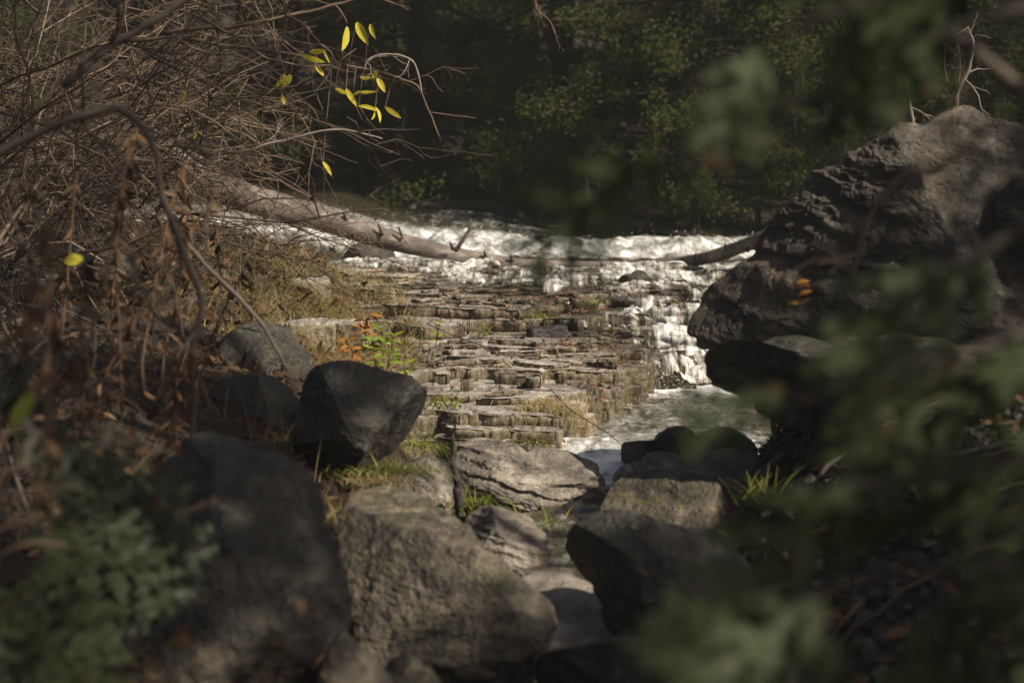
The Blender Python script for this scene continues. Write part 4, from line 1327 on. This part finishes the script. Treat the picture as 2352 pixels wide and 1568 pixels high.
ws = [(60, 900, 5.6, .5), (110, 960, 5.2, .55), (190, 980, 5.8, .75), (230, 900, 6.4, .6), (280, 940, 6.2, .75), (330, 900, 6.6, .7), (370, 880, 6.9, .6), (255, 760, 7.2, .55), (300, 760, 7.5, .5), (140, 790, 7.0, .5), (420, 860, 7.3, .5), (505, 660, 8.8, .24), (430, 660, 8.4, .34), (400, 600, 9.0, .25), (20, 1050, 4.4, .45), (85, 1180, 4.0, .5), (150, 1100, 4.3, .4), (340, 1250, 4.2, .35), (460, 860, 7.4, .42), (395, 980, 6.6, .35)]
for k, (x, y, d, H) in enumerate(ws):
    weed(x, y, d, H, 600 + k, 'brown withered stalk hung with curled leaves in the left foreground', (.12, 0), 34, 'dead_leaf', .055)
weed(205, 960, 4.9, .16, 650, 'pale feathery seed plume leaning right at the left side', (.35, 0), 6, 'dead_leaf', .06, .30, 'seed plumes')
weed(115, 880, 4.6, .04, 651, 'smaller pale seed plume leaning left beside the large one', (-.2, 0), 4, 'dead_leaf', .06, .16, 'seed plumes')
weed(480, 1620, 3.4, .03, 652, 'small brown seed plume at the bottom edge', (.15, 0), 6, 'dead_leaf', .04, .14, 'seed plumes')
weed(610, 1590, 3.6, .16, 653, 'lone reddish stalk before the large dark boulder', (.05, 0), 5, 'dead_leaf', .04)
weed(385, 1590, 3.5, .10, 654, 'short stalk with a yellowing leaf near the bottom edge', (.02, 0), 5, 'orange', .035)
weed(760, 1600, 5.0, .12, 655, 'thin brown stalk between the large dark and the big brown boulder', (.12, 0), 10, 'dead_leaf', .04)
for k, (a, bq, w_, d) in enumerate([((25, 985), (78, 895), .016, 3.9), ((85, 1010), (40, 930), .010, 4.0), ((55, 1040), (95, 985), .011, 4.1), ((150, 600), (190, 592), .02, 6.4)]):
    b = MB(); A, B = PT(*a, d), PT(*bq, d)
    leaf(b, A, B - A, np.linalg.norm(B - A), w_ * 1.6, (0, -1, .2), .1, 5)
    o = b.build('dry_reed' if k < 3 else 'fallen_leaf', M['green_grass'] if k == 0 else M['yellow'] if k == 3 else M['fluff'])
    tag(o, ['broad yellow-green blade leaning right at the left edge', 'straw-coloured blade leaning left behind the yellow one', 'short straw blade right of the yellow one', 'yellow leaf caught on a stalk near the grey bank rocks'][k], 'reed' if k < 3 else 'leaf')


# ------------------------------------------------------------------ near cedar foliage
def spray(mb, base, dr, L, up, rg, wid=.0028, fine=1.0, tw=None):
    dr = unit(dr); sd = unit(np.cross(dr, up)); nn = np.cross(sd, dr)
    n = max(7, int(L / .014 * fine))
    ax = [np.asarray(base, float)]
    d = dr.copy()
    for k in range(n):
        d = unit(d + nn * rg.normal(0, .05) + sd * rg.normal(0, .06) - np.array((0, 0, .03)))
        ax.append(ax[-1] + d * L / n)
    ax = np.array(ax)

    def strip(a, b_, w0):
        m_ = (a + b_) / 2
        s_ = unit(np.cross(b_ - a, nn)) * w0
        mb.add([a, m_ + s_, b_, m_ - s_], [(0, 1, 2, 3)])
    for k in range(n):
        strip(ax[k], ax[k + 1] + (ax[k + 1] - ax[k]) * .3, wid)
        t = k / n
        for sg in ((1,) if k % 2 else (-1,)):
            bl = L * .42 * math.sin(math.pi * min(t * .8 + .2, 1)) * rg.uniform(.7, 1.15) + .01
            bd = unit(dr * .75 + sg * sd * .7 + nn * rg.normal(0, .18) - np.array((0, 0, .15)))
            m = max(3, int(bl / .010 * fine))
            p = ax[k]
            for j in range(m):
                p2 = p + bd * bl / m
                strip(p, p2 + bd * .003, wid * .95)
                for s2 in ((1, -1) if bl > .03 else (1,)):
                    l2 = bl * .34 * (1 - .6 * j / m) * rg.uniform(.6, 1.2)
                    strip(p2, p2 + unit(bd * .8 + s2 * unit(np.cross(bd, nn)) * .62) * l2, wid * 1.1)
                p = p2
    if tw is not None: tw.tube(ax, np.linspace(.0022, .0008, len(ax)), 4, False)


rg = np.random.RandomState(77)
near = empty('cedar_tree', 'near cedar with blurred green boughs hanging over the right side', 'tree', (1.5, 2.85, gz(1.5, 2.85)))
tk = MB(); tk.tube(spline([(1.5, 2.85, -.2), (1.53, 2.83, 1.0), (1.45, 2.78, 2.4), (1.47, 2.8, 3.6)], 16), np.linspace(.075, .02, 16), 10)
build_at(tk, 'trunk', M['trunk'], near)
boughs = [  # trunk height, picture points of the bough, distance, spread of sprays, count
    (2.1, [(2500, -250), (2150, -60), (1850, 60), (1560, 190)], 2.75, 130, 15),
    (2.0, [(2550, -50), (2200, 60), (1800, 250), (1480, 330)], 2.8, 80, 7),
    (2.2, [(2400, -300), (2000, -200), (1650, -50), (1420, 60)], 2.9, 110, 8),
    (1.3, [(2600, 150), (2420, 250), (2330, 380), (2250, 520)], 2.6, 90, 9),
    (1.2, [(2600, 420), (2350, 520), (2150, 640), (2000, 740)], 2.7, 75, 10),
    (1.1, [(2600, 700), (2250, 800), (1900, 900), (1640, 1000)], 2.7, 70, 18),
    (1.0, [(2600, 800), (2300, 830), (2050, 880), (1850, 860)], 2.8, 80, 10),
    (.9, [(2600, 1000), (2250, 1080), (1950, 1120), (1760, 1180)], 2.5, 100, 16),
    (.7, [(2600, 1300), (2300, 1300), (2000, 1330), (1720, 1420)], 2.4, 120, 24),
    (.6, [(2600, 1500), (2300, 1480), (2050, 1500), (1850, 1580)], 2.5, 120, 20),
    (1.0, [(2600, 1120), (2450, 1160), (2330, 1230), (2200, 1290)], 2.4, 110, 12),
]
for zt, pts, d, spd, cnt in boughs:
    Pw = [np.array((1.5, 2.85, zt))] + [PT(*p, d + (.1 if k == 0 else 0)) for k, p in enumerate(pts)]
    q = spline(Pw, 40)
    b = MB(); tw = MB()
    tw.tube(q, np.linspace(.010, .0022, 40), 6)
    for k in range(int(cnt * .29)):
        t = rg.uniform(.45, 1.0)
        j = min(int(t * 39), 38)
        a = q[j] + np.array((rg.normal(0, spd), 0, rg.normal(0, spd * .8))) * d / 5553 * .5
        a[1] += rg.normal(0, .06)
        tw.tube(np.array([q[max(j - 2, 0)], (q[max(j - 2, 0)] + a) / 2, a]), .0015, 4, False)
        dd = unit(q[j + 1] - q[j]) * .7 + np.array((rg.normal(-.1, .45), rg.normal(0, .4), rg.normal(-.45, .35)))
        spray(b, a, dd, rg.uniform(.12, .21), unit((rg.normal(0, .5), rg.normal(-.7, .4), .7)), rg, .0105, .36)
    bo = build_at(tw, 'bough', M['twig_dark'], near)
    f = MB(); f = b
    f.v = [v - np.array(near.location) for v in f.v]
    fo = f.build('foliage', M['cedar_near'], bo, smooth=False)
# upper boughs of the same tree, above the picture
b = MB(); tw = MB()
for k in range(20):
    z0 = rg.uniform(1.9, 3.6); a = rg.uniform(1.9, 4.6)
    q = wander((1.47, 2.8, z0), (math.cos(a), math.sin(a) * -1, .1) if k % 2 else (rg.uniform(-1, .2), rg.uniform(.3, 1), .1), rg.uniform(.8, 1.9) * (1.25 - z0 / 4.5), 7, rg, .3, .3)
    q[:, 2] = np.maximum(q[:, 2], EYE + .22 + np.maximum(q[:, 1], 0) * .062)
    tw.tube(q, np.linspace(.012, .003, 8), 5, False)
    for j in range(2, 8):
        for m in range(2):
            spray(b, q[j] + rg.normal(0, .05, 3) * (1, 1, .3) + (0, 0, .05), unit(q[j] - q[j - 1]) + rg.normal(0, .6, 3) * (1, 1, .35), rg.uniform(.15, .28), (0, .1, 1), rg, .007, .4)
build_at(tw, 'upper_boughs', M['twig_dark'], near)
build_at(b, 'upper_foliage', M['cedar_near'], near, smooth=False)

sap = empty('cedar_sapling', 'blue-green cedar sapling with flat drooping sprays in the lower left corner', 'sapling', PT(-120, 1620, 4.0))
tw = MB(); b = MB()
stem = spline([PT(-150, 1900, 4.0), PT(-130, 1600, 4.05), PT(-60, 1250, 4.1), PT(-20, 980, 4.2)], 30)
tw.tube(stem, np.linspace(.012, .004, 30), 7)
rg = np.random.RandomState(91)
for (s_, tip, d, cnt) in [(24, (400, 1120), 3.15, 11), (22, (478, 1165), 3.1, 12), (20, (485, 1240), 3.05, 12), (18, (455, 1300), 3.0, 12), (15, (345, 1425), 2.9, 15), (12, (300, 1500), 2.8, 15), (9, (230, 1600), 2.75, 13), (26, (300, 1030), 3.2, 8), (27, (240, 940), 3.3, 7), (14, (180, 1380), 2.75, 10)]:
    B = PT(tip[0] - 215, tip[1] - 20, d + 1.1)
    q = spline([stem[s_], (stem[s_] * .5 + B * .5) + (0, 0, .035), B], 14)
    tw.tube(q, np.linspace(.005, .0012, 14), 5, False)
    for k in range(6):
        j = (13, 12, 11, 9, 7, 5)[k]
        t = min(j, 12)
        dd = unit(q[t + 1] - q[t]) * 1.0 + np.array((0, rg.normal(0, .25), rg.uniform(-.35, .15) + (.0, .25, -.3, .3, -.3, .2)[k]))
        spray(b, q[t], dd, rg.uniform(.13, .21), unit((rg.normal(0, .25), -1.0, .5)), rg, .0068, .5)
build_at(tw, 'stem', M['stalk_brown'], sap)
build_at(b, 'foliage', M['cedar_blue'], sap, smooth=False)


# ------------------------------------------------------------------ grass, tufts, litter, gravel, sticks
def blade(mb, p, d, L, W, rg, droop=1.0, seg=4):
    d = unit(d); q = [np.asarray(p, float)]
    for k in range(seg):
        d = unit(d + np.array((0, 0, -droop / seg)))
        q.append(q[-1] + d * L / seg)
    q = np.array(q)
    a = rg.uniform(0, 6.28)
    s_ = np.array((math.cos(a), math.sin(a) * .5, 0)) * W
    wv = np.linspace(1, .12, seg + 1)[:, None]
    V = np.stack([q - s_ * wv, q + s_ * wv], 1).reshape(-1, 3)
    i = np.arange(seg)[:, None] * 2
    mb.add(V, i + [0, 1, 3, 2])


def tuft(x, y, d, n, L, mat, label, seed, spread=.05, droop=1.1, W=.0022, lean=(0, -.3), name='grass_tuft', upz=.9):
    rg = np.random.RandomState(seed)
    p = PT(x, y, d)
    b = MB()
    for k in range(n):
        a = rg.uniform(0, 6.28)
        blade(b, p + np.array((rg.normal(0, spread), rg.normal(0, spread * .6), rg.normal(0, .006))), (math.cos(a) * .7 + lean[0], math.sin(a) * .7 + lean[1], upz * rg.uniform(.4, 1.3)), L * rg.uniform(.5, 1.2), W * rg.uniform(.7, 1.4), rg, droop * rg.uniform(.5, 1.5))
    b.v = [v - p for v in b.v]
    o = b.build(name, M[mat]); o.location = Vector(p)
    return tag(o, label, 'grass', 'grass tufts among the rocks')


tuft(1180, 868, 10.5, 170, .10, 'green_grass', 'round green tuft hanging from the middle of the ledges', 701, .05, 1.6)
tuft(1018, 932, 9.75, 60, .12, 'green_grass', 'spiky yellow-green tuft on the left end of the lower ledges', 702, .045, .8, .003)
tuft(968, 1025, 9.2, 90, .13, 'green_grass', 'long green tuft left of the lowest ledge beside the dark boulder', 703, .05, 1.3, .003, (.1, -.3))
tuft(1222, 1015, 9.5, 70, .14, 'green_grass', 'tall bright tuft at the water end of the lowest ledge', 704, .035, .9, .003, (.0, -.2))
tuft(1085, 1160, 8.0, 90, .13, 'green_grass', 'green tuft between the small and the grooved boulder', 705, .045, 1.3, .0028, (.2, -.2))
tuft(1225, 1200, 7.75, 45, .12, 'green_grass', 'thin green tuft beside the trickle under the grooved boulder', 706, .05, 1.2, .0028, (.35, -.1))
tuft(1132, 1300, 7.1, 45, .08, 'green_grass', 'small dark green tuft below the pocked grey rock', 707, .035, 1.3, .0024)
tuft(905, 1085, 7.7, 420, .055, 'green_grass', 'mossy short green turf on the crest behind the big brown boulder', 708, .075, 1.0, .002)
tuft(850, 1110, 7.3, 260, .05, 'dry_grass', 'straw-coloured short turf left of the mossy green turf', 709, .07, 1.1, .002)
tuft(1740, 1150, 6.8, 60, .13, 'green_grass', 'yellow-green tuft on the gravel of the right bank', 710, .045, .6, .003)
tuft(1112, 765, 11.7, 36, .10, 'green_grass', 'thin grass in the dark crack of the tall step', 711, .02, .8, .002)
tuft(1346, 694, 12.5, 240, .035, 'green_grass', 'small green moss cushion on the shallow ledge near the water', 712, .035, 1.3, .0025)
tuft(1242, 728, 11.8, 90, .04, 'green_grass', 'tiny green tuft right of the tall step', 713, .03, 1.0, .002)
tuft(1262, 925, 9.75, 320, .15, 'dry_grass', 'mat of dry brown grass hanging over the lowest ledge wall', 714, .085, 2.2, .0016, (0, -.6), 'grass_tuft', .3)
tuft(1305, 960, 9.75, 130, .10, 'dry_grass', 'short fringe of rusty roots on the wall by the pool', 715, .05, 2.4, .0014, (0, -.6), 'grass_tuft', .2)
tuft(1490, 1150, 7.6, 30, .07, 'green_grass', 'few green blades on the low rounded rock', 716, .06, 1.1, .0024)
tuft(2230, 1150, 6.2, 40, .10, 'green_grass', 'dim yellow-green tuft far right on the gravel', 717, .05, .8, .003)
tuft(770, 1190, 6.6, 60, .09, 'dry_grass', 'straw tuft wedged between the large dark and the big brown boulder', 718, .035, .8, .0022)
tuft(1070, 840, 10.9, 26, .06, 'green_grass', 'tiny flat tuft on the edge of a middle ledge', 719, .03, 1.3, .002)
tuft(640, 1010, 7.7, 40, .12, 'dry_grass', 'pale dry blades on top of the rounded dark boulder', 720, .03, 1.2, .002)

rg = np.random.RandomState(720)
gs = MB()
n_ = 0
while n_ < 26000:
    y = rg.uniform(9.2, 13.3); xe = -.50 - .16 * max(y - 11.6, 0) - .3 * max(y - 12.6, 0)
    x = xe - abs(rg.normal(0, .55)) + .07
    z = gz(x, y) if n_ % 1 == 0 else 0
    if x > -1.4: z = max(z, float(ledge_top(x, y)))
    blade(gs, (x, y, z - .005), (rg.normal(.25, .6), rg.normal(-.35, .5), rg.uniform(.15, .9)), rg.uniform(.06, .19) * (1 if y < 11.6 else .65), rg.uniform(.0012, .0028), rg, rg.uniform(.6, 2.4), 4)
    n_ += 1
tag(gs.build('bank_grass', M['dry_grass']), 'dry matted grass hanging over the left bank', kind='stuff')
gs = MB()
for k in range(5200):
    x = -abs(rg.normal(.9, .9)) - .25; y = rg.uniform(4.0, 9.2)
    blade(gs, (x, y, gz(x, y) - .01), (rg.normal(.1, .5), rg.normal(-.1, .5), rg.uniform(.3, 1.1)), rg.uniform(.08, .30), rg.uniform(.0015, .003), rg, rg.uniform(.5, 1.8), 4)
tag(gs.build('undergrowth', M['dead_leaf']), 'brown withered undergrowth on the left foreground slope', kind='stuff')

lt = MB()
for (cx, cy, dd, n, sx, sy) in [(860, 650, 13.4, 70, 60, 8), (950, 655, 13.3, 60, 70, 8), (1270, 695, 12.5, 90, 50, 8), (1320, 690, 12.6, 40, 40, 6), (1330, 805, 11.3, 90, 40, 8), (1410, 800, 11.4, 40, 40, 9), (1380, 890, 10.4, 90, 30, 6), (1395, 880, 10.5, 60, 40, 6), (1100, 760, 11.6, 30, 80, 10), (1050, 890, 10.2, 40, 90, 12), (1480, 690, 12.9, 40, 70, 12), (1180, 830, 10.9, 40, 100, 15), (1100, 700, 12.4, 40, 80, 8)]:
    for k in range(n):
        p = PT(cx + rg.normal(0, sx), cy, dd + rg.normal(0, sy * .013))
        z = float(ledge_top(p[0], p[1]))
        if z < .02: continue
        leaf(lt, (p[0], p[1], z + rg.uniform(.003, .02)), (rg.normal(0, 1), rg.normal(0, 1), rg.normal(0, .4)), rg.uniform(.012, .04), rg.uniform(.008, .018), (rg.normal(0, .5), rg.normal(-.3, .5), 1), rg.uniform(-.4, .6), 3)
tag(lt.build('wet_leaf_litter', M['red_litter']), 'rusty red leaf litter stranded on the ledges', kind='stuff')
lt = MB()
for k in range(6500):
    if k % 5 < 3:
        x = -abs(rg.normal(0, 1.1)) - .45; y = rg.uniform(4.5, 13.0)
    else:
        x = rg.uniform(.75, 2.8); y = rg.uniform(4.0, 9.5)
    leaf(lt, (x, y, gz(x, y) + rg.uniform(.003, .03)), (rg.normal(0, 1), rg.normal(0, 1), rg.normal(0, .5)), rg.uniform(.025, .07), rg.uniform(.012, .035), (rg.normal(0, .6), rg.normal(-.3, .6), 1), rg.uniform(-.6, .8), 3)
tag(lt.build('leaf_litter', M['dead_leaf']), 'brown fallen leaves strewn over both banks', kind='stuff')
ico = np.array([(0, -.53, .85), (0, .53, .85), (.85, 0, .53), (-.85, 0, .53), (.53, .85, 0), (-.53, .85, 0), (.53, -.85, 0), (-.53, -.85, 0), (.85, 0, -.53), (-.85, 0, -.53), (0, -.53, -.85), (0, .53, -.85)])
icf = [(0, 2, 1), (0, 1, 3), (0, 6, 2), (0, 7, 6), (0, 3, 7), (1, 2, 4), (1, 4, 5), (1, 5, 3), (2, 6, 8), (2, 8, 4), (3, 5, 9), (3, 9, 7), (4, 8, 11), (4, 11, 5), (5, 11, 9), (6, 7, 10), (6, 10, 8), (7, 9, 10), (8, 10, 11), (9, 11, 10)]
gv = MB()
for k in range(5200):
    x = rg.uniform(.6, 2.8); y = rg.uniform(4.2, 9.2)
    r_ = abs(rg.normal(.008, .009)) + .005
    gv.add(ico * (1 + rg.normal(0, .16, (12, 1))) * r_ * rg.uniform(.7, 1.4, 3) + (x, y, gz(x, y) + r_ * .2), None, icf)
tag(gv.build('gravel', M['rock_dark'], smooth=False), 'dark gravel on the right bank', kind='stuff')
for k in range(34):
    x = rg.uniform(.85, 2.0); y = rg.uniform(5.2, 8.7)
    a = rg.uniform(-.6, .6) + (math.pi if k % 2 else 0); L = rg.uniform(.3, .8)
    q = wander((x, y, 0), (math.cos(a), math.sin(a), 0), L, 8, rg, .35)
    q[:, 2] = np.array([gz(u[0], u[1]) + .018 for u in q]) + rg.uniform(0, .05)
    b = MB(); b.tube(q, np.linspace(rg.uniform(.005, .011), .003, 9), 6)
    for j in range(rg.randint(0, 4)):
        branching(b, q[rg.randint(2, 8)], (rg.normal(0, .6), rg.normal(0, .6), .35), .16, .003, rg, 0)
    b.v = [v - q[0] for v in b.v]
    o = b.build('dead_stick', M['twig_pale' if k % 3 == 0 else 'twig']); o.location = Vector(q[0])
    tag(o, 'bare dead stick lying among the leaves and gravel of the right bank', 'stick', 'dead sticks on the right bank')

# seedlings on the bank edge
def seedling(stems, d, mat, label, seed, L=.05, nl=12):
    rg = np.random.RandomState(seed)
    o = empty('seedling', label, 'plant', PT(*stems[0][0], d), 'leafy seedlings on the bank')
    sb = MB(); lb = MB()
    for pts in stems:
        q = spline([PT(*p, d) for p in pts], 10)
        sb.tube(q, np.linspace(.003, .0012, 10), 5, False)
        for k in range(nl):
            j = rg.randint(3, 10)
            a = rg.choice((-1, 1)) * rg.uniform(.4, 1.3)
            leaf(lb, q[j], (a, rg.normal(-.2, .5), rg.uniform(-.5, .7)), L * rg.uniform(.6, 1.2), L * .3, (rg.normal(0, .4), -.8, .8), rg.uniform(0, .5), 4)
    build_at(sb, 'stem', M['stalk_brown'], o)
    build_at(lb, 'leaves', M[mat], o)


seedling([[(880, 870), (878, 820), (872, 760)], [(885, 870), (895, 820), (905, 770)], [(870, 860), (858, 810), (862, 770)]], 9.3, 'green_leaf', 'bright green leafy seedling at the edge of the grassy bank', 801)
seedling([[(840, 800), (838, 760), (830, 716)], [(845, 800), (850, 750), (848, 720)]], 9.5, 'orange', 'seedling with orange autumn leaves behind the green one', 802, .05, 8)
seedling([[(815, 830), (806, 800), (795, 780)]], 9.3, 'orange', 'low seedling with drooping red-orange leaves left of the green one', 803, .06, 9)
seedling([[(930, 880), (930, 850), (928, 830)]], 8.8, 'green_leaf', 'single broad green leaf sprig above the dark angular boulder', 804, .045, 4)
seedling([[(1000, 800), (1005, 770), (1012, 745)]], 10.9, 'green_leaf', 'faint pale green sprig before the left end of the tall step', 805, .035, 7)
seedling([[(1845, 740), (1835, 690), (1828, 650)]], 7.0, 'orange', 'small withered orange sprig in front of the leaning boulder', 806, .05, 7)

# ------------------------------------------------------------------ thin haze volume added to lift the dark tones
hz_ = MB()
x0, x1, y0, y1, z0, z1 = -90, 90, -70, 125, -3, 17
hz_.add([(x0, y0, z0), (x1, y0, z0), (x1, y1, z0), (x0, y1, z0), (x0, y0, z1), (x1, y0, z1), (x1, y1, z1), (x0, y1, z1)],
        [(0, 3, 2, 1), (4, 5, 6, 7), (0, 1, 5, 4), (1, 2, 6, 5), (2, 3, 7, 6), (3, 0, 4, 7)])
hm = NT('lift_haze')
pv = hm.n('VolumePrincipled')
pv.inputs['Color'].default_value = (.9, .88, .8, 1)
pv.inputs['Density'].default_value = .0014
hm.l(pv.outputs[0], hm.out.inputs['Volume'])
tag(hz_.build('haze', hm.m, smooth=False), kind='stuff')
